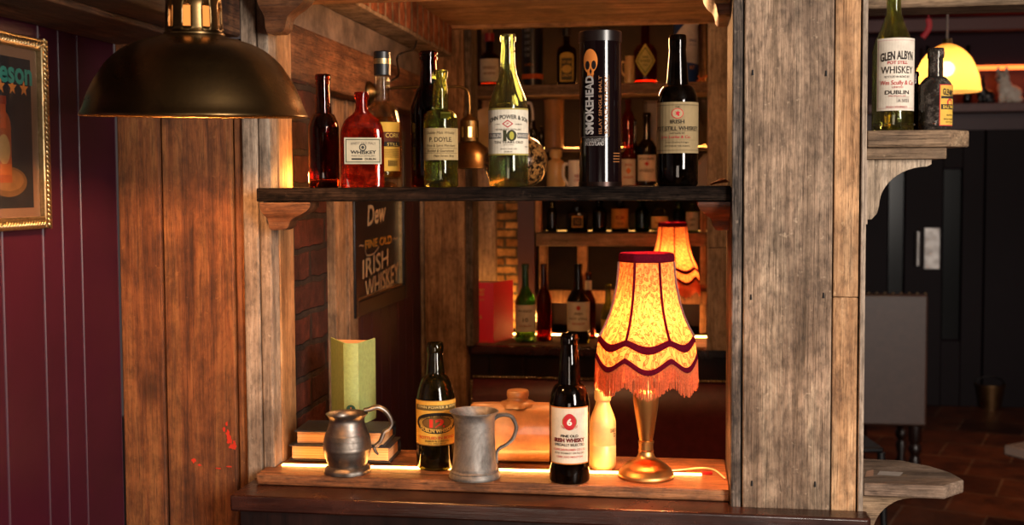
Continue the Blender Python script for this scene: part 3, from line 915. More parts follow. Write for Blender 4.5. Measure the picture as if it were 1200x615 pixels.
def speck():
    t = NT('speckled mercury glass'); c = objcoord(t)
    g = t.noise(c, 120.0, 5, .7); f = t.n('MapRange', {0: g, 1: .44, 2: .54})
    a = t.pbsdf(lin('#2a1a10'), .12, Metallic=.7)
    b = t.pbsdf(lin('#c88a48'), .25, Transmission_Weight=.7)
    return t.done(t.n('MixShader', {0: f, 1: a, 2: b}))


e = empty('flask', l, 'round speckled dark glass flask behind the bottle with the big 10', 'flask', -atan2(l.x, l.y))
bm = B(); lathe(bm, [(R * .45, 0)] + crom([(R * .5, 0.0), (R * .82, R * .22), (R * .99, R * .62), (R * .96, R * 1.02), (R * .70, R * 1.42), (R * .34, R * 1.60), (R * .20, R * 1.78), (R * .18, R * 2.2)], 5) + [(R * .26, R * 2.21), (R * .26, R * 2.3), (R * .13, R * 2.3), (R * .13, R * 1.8), (0, R * 1.7)], 40, sy=.80)
obj('glass_body', bm, speck(), e, smooth=50)
# 8 tube
l, R, h = on_shelf(678.5, 728.5, 37.5, 2.20, ZS)
e = empty('whisky_tube', l, 'black cardboard whisky tube with orange skull and SMOKEHEAD lettering', 'tube', -atan2(l.x, l.y))
bm = B(); lathe(bm, [(0, .002), (R - .001, .002), (R - .001, h * .93), (0, h * .93)], 48); obj('body', bm, flat('glossy black card', '#0e0607', .11, spec=.35), e, smooth=40)
bm = B(); lathe(bm, [(0, h * .9302), (R, h * .9302), (R, h - .0015), (R - .0015, h), (R - .004, h - .001), (0, h - .001)], 48); obj('lid', bm, flat('black lid', '#160d0c', .3), e, smooth=40)
bm = B(); lathe(bm, [(0, 0), (R + .0004, 0), (R + .0004, h * .03), (0, h * .03)], 48); obj('base_rim', bm, flat('dark tin rim', '#2a1c18', .3, metal=.8), e, smooth=40)
i = Ink(wrap(R - .001, 0, h)); o_, g_ = '#d07a34', '#a7a19c'
a = -.50
i.ell(a, .80, .38, .078, o_); i.rect(a - .14, .692, a + .20, .75, o_); i.ell(a - .13, .775, .12, .028, '#12090a'); i.ell(a + .2, .775, .11, .028, '#12090a'); i.dia(a + .05, .735, .06, .022, '#12090a')
for k in range(5): i.rect(a - .17 + k * .09, .692, a - .15 + k * .09, .712, '#12090a', n=1)
i.text('SMOKEHEAD', a + .02, .525, .32, .47, g_, bold=.05) if False else None
i.text('SMOKEHEAD', a + .0, .525, .37, 0, g_) if False else None


def vtext(i, s, u, v, length, height, col, bold=0.0):
    """reads bottom to top: length along v, height along u"""
    vs, fs = text_tris(s, bold); m = i.mi(col); out = [i.bm.verts.new(i.fn(u - y * height, v + x * length, i.l)) for x, y in vs]
    for f in fs:
        try: i.bm.faces.new([out[q] for q in f]).material_index = m
        except ValueError: pass
    i.l += i.dl * .3


vtext(i, 'SMOKEHEAD', a - .02, .52, .375, .44, g_, .04); vtext(i, 'ISLAY SINGLE MALT', a + .50, .52, .37, .14, '#8c5a34', .01); vtext(i, 'SCOTCH WHISKY', a + .76, .52, .37, .14, '#a06a3c', .01); i.rect(a + .90, .32, a + .915, .71, '#8c5a34', n=1)
i.rect(-1.0, .315, .4, .318, '#6a625c'); i.text('DISTILLED & BOTTLED', -.25, .298, .9, .018, g_); i.text('IN SCOTLAND', -.28, .274, .9, .026, g_, bold=.02)
for k in range(4): i.rect(.62, .155 + k * .018, 1.05, .161 + k * .018, '#8a5428', n=4)
for f in (): pass
i.done('print', e)
# 9 Irish pot still
l, R, h = on_shelf(770, 817.5, 41, 2.20, ZS)


def lab(e, R, h):
    i = Ink(wrap(R + .0005, h * .215, h * .335)); k = '#2b241b'
    i.rect(-1.45, 0, 1.45, 1, '#8c7856'); i.rect(-1.38, .93, 1.38, .95, '#6a5a40'); i.rect(-1.38, .05, 1.38, .065, '#6a5a40')
    i.text('THE', 0, .90, .22, .035, k); i.ell(0, .775, .28, .10, '#b7202e'); i.ell(0, .775, .245, .087, '#a3906f')
    i.poly([(-.10, .75), (-.02, .745), (.03, .72), (.10, .73), (.07, .77), (.13, .80), (.05, .805), (.03, .835), (-.02, .80), (-.12, .815), (-.05, .78)], '#b7202e')
    i.text('IRISH', 0, .615, .65, .075, k, bold=.01); i.text('POT STILL WHISKEY', .0, .485, 2.3, .08, k, bold=.01); i.text('DISTILLED BY', 0, .39, .7, .03, k)
    i.text('John Locke & Co.', -.1, .31, 1.5, .07, '#a82030', shear=.2); i.text('Locke\'s Distillery Kilbeggan', 0, .21, 1.1, .04, k); i.text('BOTTLED BY THE AGENTS', 0, .14, 1.2, .03, k); i.rect(-1.3, .43, 1.3, .434, k); i.rect(-1.3, .255, 1.3, .258, '#6a5a40')
    i.done('label', e)


bottle('bottle', 'big black-brown bottle, label reading IRISH POT STILL under a red bird', 'bottle', 794, R, h, G['black'], l, .535, .67, .54, .40, .42, .09, .95, lab=lab)
# dried leaves at the right end
l = P(846, 217, Y=2.25); l.z = ZS
e = empty('dried_leaf', l, 'curled dry orange leaf at the right end of the eye level shelf', 'leaf')
bm = B(); rr = random.Random(5)
for k in range(3):
    a = rr.uniform(-.5, .5) + k * .5; pts = []
    for q in range(7):
        t = q / 6; w_ = .006 * sin(pi * t) + .0006; x = (-.022 + .034 * t); z = .002 + .009 * t * (1 - .4 * t) + .002 * k
        pts.append([(x * cos(a) - w_ * sin(a), x * sin(a) + w_ * cos(a), z + .003), (x * cos(a), x * sin(a), z), (x * cos(a) + w_ * sin(a), x * sin(a) - w_ * cos(a), z + .003)])
    vv = [[bm.verts.new(p) for p in r] for r in pts]
    for r0, r1 in zip(vv, vv[1:]):
        for j in range(2): bm.faces.new((r0[j], r0[j + 1], r1[j + 1], r1[j]))
o = obj('blade', bm, flat('dry leaf', '#8a4a1c', .6, noise=.4, nscale=60), e, recalc=False); sm = o.modifiers.new('thickness', 'SOLIDIFY'); sm.thickness = .0008

# ================================================================ LEDGE
# bottle 12
l, R, h = on_ledge(488, 534.5, 401, 552.5)


def lab(e, R, h):
    i = Ink(wrap(R + .0005, h * .205, h * .355)); k = '#1c1610'
    i.rect(-1.4, 0, 1.4, 1, '#8a5a20'); i.rect(-1.36, .02, 1.36, .985, '#c89a3c'); i.rect(-1.3, .78, 1.3, .90, '#5b4a22'); i.text('JOHN POWER & SON', 0, .845, 2.2, .075, '#d9c07a', arc=-.015)
    i.ell(0, .50, 1.18, .235, k); i.ell(0, .505, 1.0, .16, '#9a7a34'); i.ell(0, .505, .78, .135, k); i.ell(0, .505, .74, .125, '#6a4a20')
    i.text('TWELVE YEARS OLD', 0, .665, 1.75, .075, k, arc=.08, bold=.02); i.text('12', 0, .50, .75, .19, '#c8321e', bold=.05)
    i.text('DUBLIN WHISKEY', 0, .33, 1.75, .085, '#d3a850', arc=-.07, bold=.02); i.text('BOTTLED IN BOND', 0, .175, 1.9, .065, '#b8301e', arc=-.01, bold=.02); i.text('DUBLIN & LONDON', 0, .105, 1.2, .045, k, bold=.01); i.text('70 PROOF', .0, .05, .9, .03, k)
    i.done('label', e)


bottle('bottle', 'black-green bottle with yellow label and big red 12, on the ledge', 'bottle', 511, R, h, G['blackg'], l, .50, .745, .48, .38, .42, .08, .8, lab=lab, turn=.06)
# bottle 6
l, R, h = on_ledge(643.5, 691.5, 391, 568.5)


def lab(e, R, h):
    i = Ink(wrap(R + .0005, h * .14, h * .385)); k = '#2a211a'; r_ = '#b8242a'
    i.rect(-1.05, 0, 1.15, 1, '#c2702c'); i.rect(-1.0, .02, 1.10, .98, '#d0c4b0')
    i.ell(.05, .745, .36, .13, '#9a7a3a'); i.ell(.05, .745, .30, .145, r_); i.rect(-.27, .70, .37, .79, r_); i.text('6', .05, .745, .24, .125, '#e8ddd0', bold=.04)
    i.text('OLD WHISKEY CO', .05, .625, .8, .035, r_, arc=-.05, bold=.03)
    i.text('FINE OLD', .05, .50, .85, .045, k, bold=.03); i.text('IRISH WHISKY', .05, .425, 1.55, .075, '#6b2420', bold=.05); i.text('SPECIALLY SELECTED', .05, .345, 1.5, .045, k, bold=.02)
    i.text('CORK DISTILLERIES CO LTD', .05, .26, 1.6, .035, r_, bold=.01); i.text('IRISH WHISKEY DISTILLERS', .05, .20, 1.5, .032, k); i.text('CORK AND MIDLETON', .05, .135, 1.3, .033, r_)
    i.done('label', e)


bottle('bottle', 'black-brown bottle with white label and red 6 badge, in front of the stoneware', 'bottle', 667, R, h, G['black'], l, .50, .665, .56, .40, .43, .07, .92, bulge=.03, lab=lab, turn=-.05)
# ginger beer bottle
l, R, h = on_ledge(691, 722, 456, 551.5)
e = empty('stoneware_bottle', l, 'cream stoneware bottle between the 6 bottle and the lamp', 'bottle', -atan2(l.x, l.y))
bm = B(); lathe(bm, [(0, .002), (R * .9, 0), (R * .97, .003), (R, .008), (R, h * .05)] + [(R, h * .30), (R * .985, h * .305), (R, h * .31), (R, h * .56)] + crom([(R, h * .56), (R * .96, h * .62), (R * .80, h * .70), (R * .62, h * .78), (R * .54, h * .83), (R * .52, h * .855)], 4) + [(R * .60, h * .86), (R * .64, h * .88), (R * .64, h * .98), (R * .58, h), (R * .38, h), (R * .36, h * .9), (0, h * .88)], 40)
obj('body', bm, M['cream'], e, smooth=40)
i = Ink(wrap(R, 0, h)); i.text('DARBY &', .95, .50, .7, .05, '#4a3520', bold=.02); i.text('CO', 1.05, .44, .3, .05, '#4a3520', bold=.02); i.done('print', e)
# stoneware foot warmer
pc = P(607, 545, Z=ZL); Rl = .093; k_ = mpp(pc)
pa, pb_ = P(553, 545, Z=ZL), P(662, 545, Z=ZL)
hb = P(607, 474, Y=pc.y + .03).z - ZL
cen = Vector((P(607, 500, Y=2.325).x, 2.325, ZL))
e = empty('foot_warmer', cen, 'large loaf shaped stoneware hot water bottle behind the grey tankard', 'stoneware flagon', radians(4))
hw = (P(662, 500, Y=2.325) - P(553, 500, Y=2.325)).length / 2


def dsec(x, k):
    out = []
    for q in range(28):
        a = 2 * pi * q / 28; c, s_ = cos(a), sin(a)
        y = .050 * k * math.copysign(abs(c) ** .75, c); z = hb * .5 + hb * .5 * (k if s_ > 0 else (.97 + .03 * k)) * math.copysign(abs(s_) ** (.8 if s_ > 0 else .35), s_)
        out.append((x, y, z))
    return out


bm = B(); loft(bm, [dsec(-hw * .996, .88), dsec(-hw, .92), dsec(-hw * .99, .96), dsec(-hw * .96, .98), dsec(-hw * .8, .99), dsec(-hw * .4, 1), dsec(0, 1.01), dsec(hw * .4, 1), dsec(hw * .8, .99), dsec(hw * .96, .98), dsec(hw * .99, .96), dsec(hw, .92), dsec(hw * .996, .88)])
obj('body', bm, M['stoneware'], e, smooth=50)
hn = P(607, 457, Y=2.325).z - ZL; rn_ = 12.5 * mpp(cen)
bm = B(); lathe(bm, [(rn_ * 1.75, hb - .006), (rn_ * 1.6, hb + .001), (rn_ * 1.25, hb + .004), (rn_ * 1.0, hb + .007), (rn_ * .95, hb + (hn - hb) * .55)], 36, wob=lambda a, z: 1 + (.06 * cos(9 * a) if z < hb + .003 else 0)); col_ = obj('collar', bm, M['stoneware'], e, smooth=50)
bm = B(); lathe(bm, [(0, hb + .006), (rn_ * .8, hb + .006), (rn_ * 1.0, hb + (hn - hb) * .5), (rn_ * 1.04, hb + (hn - hb) * .6), (rn_ * 1.04, hn - .003), (rn_ * .96, hn), (0, hn)], 32); obj('stopper', bm, M['stoneware'], col_, smooth=40)

# dark pewter mug
pp = P(407.5, 559, Z=ZL); k_ = mpp(pp); R = 27 * k_; l = onto(407.5, 559, ZL, R); k_ = mpp(l)
zz = lambda y: P(407, y, Y=l.y).z - ZL
e = empty('pewter_mug', l, 'dark bulbous pewter mug with dented foot, in front of the books', 'mug', -atan2(l.x, l.y) + .12)
out = [(0, .004), (24 * k_, .002), (27.3 * k_, 0), (27.6 * k_, .004), (26.5 * k_, .009), (24 * k_, .0125), (22.2 * k_, .015)]
zf = .015; zt_ = zz(485)
pr = crom([(22.2, 0), (23.5, .06), (26.4, .18), (27.9, .33), (27.3, .48), (25.0, .62), (22.0, .76), (20.3, .86), (20.6, .92), (22.6, .975), (24.3, 1.0)], 5)
side = [(r * k_, zf + (zt_ - zf) * q) for r, q in pr]
zr1 = zf + (zt_ - zf) * .33; zr2 = zf + (zt_ - zf) * .55
side = [(r + (.0009 if min(abs(z - zr1), abs(z - zr2), abs(z - zr2 - .004)) < .0014 else 0), z) for r, z in side]
inn = [(24.6 * k_, zt_ + .0015), (23.6 * k_, zt_ + .001)] + [(r - .002, z) for r, z in reversed(side[:-2]) if z > zf + .006] + [(0, zf + .006)]
bm = B(); lathe(bm, out + side + inn, 48, wob=lambda a, z: 1 + (.035 * sin(3 * a + 1) * sin(7 * a) if z < .012 else 0)); obj('body', bm, M['pewter'], e, smooth=50)
hp = [(19.8, 483), (27, 482), (36, 480), (45, 485), (51, 494), (52.5, 501), (49, 507), (43.5, 510), (41, 516), (38, 522), (32.5, 526.5)]
dirx = [((x) * k_, 0, zz(y) + .002) for x, y in hp]
bm = B(); tube(bm, crom(dirx, 4), [.0045 + .001 * sin(pi * min(1, q / 20)) for q in range(len(crom(dirx, 4)))], 12, flatx=1.5); tube(bm, [(31 * k_, 0, zz(526)), (33 * k_, 0, zz(531)), (36 * k_, 0, zz(535))], [.0035, .0035, .002], 10, flatx=1.3)
obj('handle', bm, M['pewter'], e, smooth=50)

# grey tankard
pp = P(556.5, 566, Z=ZL); k_ = mpp(pp); R = 30 * k_; l = onto(556.5, 566, ZL, R); k_ = mpp(l)
zz = lambda y: P(557, y, Y=l.y).z - ZL
e = empty('pewter_tankard', l, 'tall pale grey pewter tankard beside the bottle with the red 12', 'tankard', -atan2(l.x, l.y) + .10)
zt_ = zz(482)
pts = [(29.6, 0), (30.2, .02), (30.0, .05), (28.8, .075), (28.4, .09), (28.8, .10), (28.2, .112), (26.8, .125), (26.6, .14), (26.9, .16), (26.2, .175), (25.0, .30), (24.0, .5), (23.4, .7), (23.6, .85), (24.6, .93), (27.2, .985), (28.2, 1.0)]
side = [(r * k_, zt_ * q) for r, q in pts]
inn = [(28.2 * k_, zt_ + .0015), (27.0 * k_, zt_ + .0012)] + [(r - .0022, z) for r, z in reversed(side[10:-1])] + [(0, zt_ * .17)]
bm = B(); lathe(bm, [(0, .004), (25 * k_, .003)] + side + inn, 56, wob=lambda a, z: 1 + (.03 * max(0, cos(a - pi)) if z > zt_ * .93 else 0)); obj('body', bm, M['greypewter'], e, smooth=45)
hp = [(20, 493), (28, 488), (36, 487), (44, 490), (49, 500), (48, 509), (44, 517), (36, 523), (30, 526), (26.5, 530), (25.8, 537), (26, 543)]
q_ = crom([(x * k_, 0, zz(y)) for x, y in hp], 4)
bm = B(); tube(bm, q_, [.0045 - .0018 * (i / len(q_)) for i in range(len(q_))], 12, flatx=1.7); obj('handle', bm, M['greypewter'], e, smooth=50)


# books
def lying_book(name, label, a, b, c, z0, th, mat):
    """a,b front corners, c back right corner on plane z0"""
    a, b, c = (Vector((p.x, p.y, 0)) for p in (a, b, c))
    ux = (b - a).normalized(); w_ = (b - a).length; d_ = (c - b).length
    e = empty(name, (a.x, a.y, z0), label, 'book', atan2(ux.y, ux.x), 'stacked books on the ledge')
    ct = .0028
    obj('cover', bx(-.003, w_ + .003, -.003, d_, 0, ct), mat, e, bevel=.0008)
    obj('cover', bx(-.003, w_ + .003, -.003, d_, th - ct, th), mat, e, bevel=.0008)
    bm = B(); rings = [[(x, d_ - .0005 + .006 * sin(pi * k / 6), ct + (th - 2 * ct) * k / 6) for x in (-.003, w_ + .003)] + [(x, d_ - .004 + .006 * sin(pi * k / 6), ct + (th - 2 * ct) * k / 6) for x in (w_ + .003, -.003)] for k in range(7)]
    loft(bm, rings); obj('spine', bm, mat, e, smooth=60)
    obj('page_block', bx(0.002, w_ - .002, .002, d_ - .006, ct + .0002, th - ct - .0002), M['pages'], e, bevel=.001)
    return e


navy = flat('dark navy book cloth', '#1c1f28', .6, noise=.2, nscale=80)
navy2 = flat('black book cloth', '#17151a', .6, noise=.2, nscale=80)
TH = .0325
A, Bp, Cp = P(341, 540.5, Z=ZL), P(456, 543.5, Z=ZL), P(474, 531, Z=ZL)
lying_book('book', 'lower of two dark hardbacks stacked on the ledge', A, Bp, Cp, ZL + .003, TH, navy2)
z1 = ZL + .0032 + TH
A, Bp, Cp = P(347, 521, Z=z1), P(450, 523, Z=z1), P(471.5, 510.5, Z=z1)
lying_book('book', 'upper of two dark hardbacks, under the standing green book', A, Bp, Cp, z1, TH - .002, navy)
ztop = z1 + TH - .002


def standing_book(name, label, loc, rz, ws, h, dl, dr, mat, printer, th=.003):
    """spine towards -Y, covers splayed back: dl, dr are (x, y) of the far edges"""
    e = empty(name, loc, label, 'book', rz)
    hx = ws / 2
    bm = B(); n = 8
    pts = [(-hx + ws * k / n, -.004 * sin(pi * k / n)) for k in range(n + 1)]
    prism(bm, pts + [(x, y + th) for x, y in reversed(pts)], 'Z', 0, h); obj('spine', bm, mat, e, smooth=50)
    for (px_, py_), s in ((dl, -1), (dr, 1)):
        bm = B(); x0 = s * (hx - .0002); nx, ny = (py_, -(px_ - x0)); L = sqrt(nx * nx + ny * ny); nx, ny = nx / L * th * -s, ny / L * th * -s
        prism(bm, [(x0, .0005), (px_, py_), (px_ + nx, py_ + ny), (x0 + nx, .0005 + ny + .002)], 'Z', 0, h); obj('cover', bm, mat, e, smooth=0, bevel=.0006)
    bm = B(); q = .95
    top = []
    pl = [(-hx + th + .001, th + .001), (hx - th - .001, th + .001), (dr[0] * q - th * 1.5, dr[1] * q), (dr[0] * .45, dr[1] * .93), (0.0, dl[1] * .9), (dl[0] * .45, dl[1] * .93), (dl[0] * q + th * 1.5, dl[1] * q)]
    prism(bm, pl, 'Z', .003, h - .004); obj('page_block', bm, M['pages'], e, smooth=0)
    printer(e, hx, h)
    return e


grn = flat('pale green book cloth', '#8d9a5c', .65, noise=.12, nscale=120, bump=.1)


def pr_(e, hx, h):
    i = Ink(lambda u, v, ll: Vector((u * hx, -.0042 - ll, v * h)), dl=.0001)
    i.ell(0, .205, .62, .055, '#1e4438'); i.rect(-.62, .13, .62, .205, '#1e4438'); i.rect(-.62, .166, .62, .170, '#b9b27a'); i.ell(0, .222, .09, .012, '#c06a30'); i.rect(-.62, .125, .62, .129, '#b9b27a')
    i.done('spine_emblem', e, 'dark green arched spine emblem')


gl = P(411.5, 500, Z=ztop); yb_ = 2.30
gl = P(412, 480, Y=yb_); gl.z = ztop
sc = mpp(gl); hg = P(412, 402, Y=yb_).z - ztop
fl, fr = P(389, 396, Y=yb_ + .085) - P(404, 403, Y=yb_), P(441, 395, Y=yb_ + .085) - P(421, 403, Y=yb_)
standing_book('book', 'pale green book standing open backwards on the two stacked books', gl, 0.0, 18 * sc, hg, (-9 * sc + fl.x, .085), (9 * sc + fr.x, .085), grn, pr_)

# ---------------------------------------------------------------- table lamp


def shade_mat():
    t = NT('leaf print lampshade fabric'); u = t.n('UVMap', None, 0)
    acc = None
    for k, (sx, sy, off) in enumerate(((42, 30, 0.0), (42, 30, .37))):
        v = t.n('Mapping', {'Vector': u, 'Location': (off, off * 2.3, 0), 'Scale': (sx, sy, 1)})
        vo = t.n('TexVoronoi', {'Vector': v, 'Scale': 1.0}, None, voronoi_dimensions='2D')
        d = t.n('VectorMath', {0: v, 1: vo.outputs['Position']}, operation='SUBTRACT')
        ang = t.n('SeparateColor', {0: vo.outputs['Color']}, None).outputs[0]
        rot = t.n('VectorRotate', {'Vector': d, 'Angle': t.math('MULTIPLY', ang, 6.28)}, rotation_type='Z_AXIS')
        s_ = t.n('SeparateXYZ', {0: rot}, None)
        ax = t.math('ABSOLUTE', t.math('DIVIDE', s_.outputs[0], .17)); ay = t.math('ABSOLUTE', t.math('DIVIDE', s_.outputs[1], .62))
        r = t.math('ADD', ax, t.math('POWER', ay, 2.0))
        ring = t.math('MULTIPLY', t.math('GREATER_THAN', r, .75), t.math('LESS_THAN', r, 1.25))
        rib = t.math('MULTIPLY', t.math('LESS_THAN', ax, .16), t.math('LESS_THAN', r, 1.0))
        f = t.math('MAXIMUM', ring, rib)
        acc = f if acc is None else t.math('MAXIMUM', acc, f)
    col = t.mix(t.math('MULTIPLY', acc, .85), lin('#e08c4e'), lin('#a02a10'))
    sh = t.n('MixShader', {0: .17, 1: t.n('BsdfDiffuse', {'Color': col}), 2: t.n('BsdfTranslucent', {'Color': col})})
    return t.done(sh)


def fabric(name, c, tr=.3):
    t = NT(name); g = t.noise(objcoord(t), 250.0, 3, .6); col = t.mix(.4, lin(c), t.ramp(g, [(.3, '#202020'), (.7, '#ffffff')]), 'MULTIPLY')
    return t.done(t.n('MixShader', {0: tr, 1: t.n('BsdfDiffuse', {'Color': col}), 2: t.n('BsdfTranslucent', {'Color': col})}))


M['shade'] = shade_mat(); M['velvet'] = fabric('maroon velvet trim', '#5e1022', .15); M['fringe'] = fabric('salmon fringe thread', '#d8744a', .3); M['ribtape'] = fabric('grey woven tape', '#8a6a66', .2); M['pleat'] = M['shade']


def table_lamp(loc, k, label, rz, rib0, wire_to=None):
    """k metres per reference pixel of the nearer lamp"""
    e = empty('table_lamp', loc, label, 'lamp', rz)
    zy = lambda y: (566 - y) * k * 1.0
    Z = lambda y: max(0.0, (LZ0 - (y)) * k)
    body = [(0, .003), (29 * k, .002), (32.5 * k, 0), (33.0 * k, .002), (32.6 * k, .007), (31.0 * k, .011)] + crom([(31.0 * k, .011), (27 * k, .020), (20 * k, .028), (13.5 * k, .034), (9.8 * k, .042), (8.4 * k, .050)], 5) + [(9.0 * k, .0505), (9.0 * k, .053), (8.4 * k, .054), (8.4 * k, .066), (9.2 * k, .067), (9.2 * k, .071), (7.8 * k, .072)]
    zv = .072; z2 = Z(460)
    body += [(r * k, zv + (z2 - zv) * q) for r, q in crom([(7.8, 0), (9.0, .12), (11.2, .38), (13.4, .64), (14.9, .86), (15.1, .95)], 4)]
    body += [(14.6 * k, z2 + .003), (12 * k, z2 + .007), (9.4 * k, z2 + .009), (8.6 * k, z2 + .013), (8.6 * k, Z(436)), (6 * k, Z(434)), (0, Z(434))]
    bm = B(); lathe(bm, body, 48); obj('stem', bm, M['lampbrass'], e, smooth=35)
    bm = B(); lathe(bm, [(0, Z(433)), (7 * k, Z(433)), (7 * k, Z(418)), (0, Z(418))], 20); sk_ = obj('socket', bm, M['blackmetal'], e, smooth=35)
    bm = B(); bmesh.ops.create_uvsphere(bm, u_segments=20, v_segments=12, radius=.022 * k / .0017, matrix=Matrix.Translation((0, 0, Z(385)))); obj('bulb', bm, M['lampbulb'], sk_)
    NP = 7; seg = NP * 14
    py = [297, 304, 318, 332, 351, 365, 381, 392, 404, 418]; pr = [31.2, 31.8, 32.8, 34.2, 38.0, 42.0, 49.0, 55.5, 58.0, 59.5]
    rad = lambda y: next((pr[i] + (pr[i + 1] - pr[i]) * (y - py[i]) / (py[i + 1] - py[i]) for i in range(len(py) - 1) if y <= py[i + 1]), pr[-1])

    def pt(a, y, dr=0.0):
        ph = ((a - rib0) / (2 * pi / NP)) % 1.0; m = sin(pi * ph)          # 0 at a rib, 1 mid panel
        tt = max(0.0, min(1.0, (y - 300) / 110))
        yy = y + 13.0 * (m ** 1.3) * tt ** 3
        r = (rad(y) * (1 - .055 * m * (1 - tt * .6)) + dr) * k
        return Vector((r * cos(a), r * sin(a), Z(yy)))
    bm = B(); uv = bm.loops.layers.uv.new('UVMap'); ysl = [298 + (421 - 298) * q / 18 for q in range(19)]
    grid = [[bm.verts.new(pt(2 * pi * j / seg, y)) for j in range(seg)] for y in ysl]
    for i_ in range(18):
        for j in range(seg):
            j2 = (j + 1) % seg
            f = bm.faces.new((grid[i_][j], grid[i_ + 1][j], grid[i_ + 1][j2], grid[i_][j2]))
            for lp_, (uu, vv) in zip(f.loops, ((j, i_), (j, i_ + 1), (j + 1, i_ + 1), (j + 1, i_))):
                lp_[uv].uv = (uu / seg * 1.15, 1 - ysl[vv] / 421 * 1.6)
    obj('shade', bm, M['shade'], e, smooth=60)

    def band(y0, y1, name, dr=.9, n=4):
        bm = B(); rows = [(y0, .2), (y0 + (y1 - y0) * .15, dr), (y0 + (y1 - y0) * .5, dr * 1.3), (y0 + (y1 - y0) * .85, dr), (y1, .2), (y1, -.6), (y0, -.6)]
        g = [[bm.verts.new(pt(2 * pi * j / seg, y, d_)) for j in range(seg)] for y, d_ in rows]
        for a_, b_ in zip(g, g[1:] + g[:1]):
            for j in range(seg): bm.faces.new((a_[j], b_[j], b_[(j + 1) % seg], a_[(j + 1) % seg]))
        return obj(name, bm, M['velvet'], e, smooth=60)
    band(296, 306, 'top_trim', 1.2); band(391, 398, 'scallop_trim'); band(411, 418, 'scallop_trim')
    for q in range(NP):
        a = rib0 + 2 * pi * q / NP
        bm = B(); tube(bm, [pt(a, y, .5) for y in [306 + (392 - 306) * s_ / 14 for s_ in range(15)]], 1.5 * k, 8, flatx=1.0); obj('rib_tape', bm, M['velvet'] if q % 2 == 0 else M['ribtape'], e, smooth=60)
    bm = B(); rr = random.Random(2); ns = 330
    for q in range(ns):
        a = 2 * pi * q / ns + rr.uniform(-.006, .006); p0 = pt(a, 417, .3); p1 = pt(a + rr.uniform(-.01, .01), 417, .9 + rr.uniform(-.5, .8)); p1.z -= (27 + rr.uniform(-2.5, 2.5)) * k
        tube(bm, [p0, (p0 + p1) / 2, p1], .55 * k, 5)
    o = obj('fringe', bm, M['fringe'], e, smooth=60)
    if wire_to is not None:
        pts = [Vector(p) - Vector(loc) for p in wire_to]; bm = B(); Rm = Matrix.Rotation(-rz, 3, 'Z'); tube(bm, crom([Rm @ p for p in pts], 8), .0017, 8); obj('cable', bm, M['wire'], e, smooth=60)
    return e


l = onto(757, 566.5, ZL, 32.5 * mpp(P(757, 560, Z=ZL))); k_ = mpp(l)
LZ0 = 563 - 0.0
# pixel rows -> heights above the base for the nearer lamp
LZ0 = 296 + (P(757, 296, Y=l.y).z - ZL) / k_
w = [P(786, 551, Z=ZL + .006), P(800, 550, Z=ZL + .006), P(822, 548, Z=ZL + .012), P(838, 551, Z=ZL + .010), P(850, 561, Z=ZL + .003)]
table_lamp(l, k_, 'brass table lamp with glowing orange fringed shade on the ledge', -atan2(l.x, l.y), radians(-90 + 28), w)
l2 = P(788.5, 330, Y=4.16); l2.z = ZL
table_lamp(l2, k_ * .985, 'matching fringed lamp on the back ledge, partly hidden behind the front lamp', -atan2(l2.x, l2.y), radians(-90 + 5))

# ---------------------------------------------------------------- pendant lamp


def slotted(bm, r0, r1, z0, z1, zs0, zs1, n, frac, a0, th=.0012):
    """neck tube with n upright slots"""
    seg = n * 10; zs = [z0, zs0] + [zs0 + (zs1 - zs0) * q / 4 for q in range(1, 4)] + [zs1, z1]
    rr_ = lambda z: r0 + (r1 - r0) * (z - z0) / (z1 - z0)
    g = [[bm.verts.new((rr_(z) * cos(a0 + 2 * pi * j / seg), rr_(z) * sin(a0 + 2 * pi * j / seg), z)) for j in range(seg)] for z in zs]
    for i_ in range(len(zs) - 1):
        for j in range(seg):
            if 1 <= i_ <= len(zs) - 3 and (j % 10) < frac * 10: continue
            bm.faces.new((g[i_][j], g[i_][(j + 1) % seg], g[i_ + 1][(j + 1) % seg], g[i_ + 1][j]))


pc = P(229.5, 134, Y=1.70); k_ = mpp(pc)
e = empty('pendant_lamp', pc, 'large aged brass dome pendant lamp with glowing neck slots', 'lamp', -atan2(pc.x, pc.y)); e.rotation_euler.x = radians(2.6)
zz = lambda y: P(229.5, y, Y=1.70).z - pc.z
pr = [(128.5, 137), (129.5, 136), (129, 134), (125.5, 127), (120, 112), (113, 97), (105, 84), (97, 73), (83, 60.5), (68, 52.5), (52, 47), (38, 43.5), (33.5, 41)]
bm = B(); lathe(bm, [(r * k_, zz(y)) for r, y in crom(pr, 3)], 72); o = obj('dome_shade', bm, M['agedbrass'], e, smooth=60); sm = o.modifiers.new('thickness', 'SOLIDIFY'); sm.thickness = .0015; sm.offset = -1
bm = B(); slotted(bm, 33 * k_, 31 * k_, zz(40.5), zz(-12), zz(33.5), zz(9.8), 9, .40, radians(-90 - 14.7 - 8)); o = obj('neck', bm, M['agedbrass'], e, smooth=60); sm = o.modifiers.new('thickness', 'SOLIDIFY'); sm.thickness = .0015; sm.offset = -1
bm = B(); lathe(bm, [(33.0 * k_, zz(42.5)), (34.6 * k_, zz(42)), (34.6 * k_, zz(40)), (33.2 * k_, zz(39))], 48); obj('neck_ring', bm, M['agedbrass'], e, smooth=40)
bm = B(); lathe(bm, [(31 * k_, zz(-12)), (32 * k_, zz(-13)), (30 * k_, zz(-30)), (14 * k_, zz(-42)), (8 * k_, zz(-60)), (0, zz(-60))], 40); obj('cap', bm, M['agedbrass'], e, smooth=40)
bm = B(); tube(bm, [(0, 0, zz(-60)), (0, 0, 2.62 - pc.z)], .004, 8); obj('flex', bm, M['blackmetal'], e)
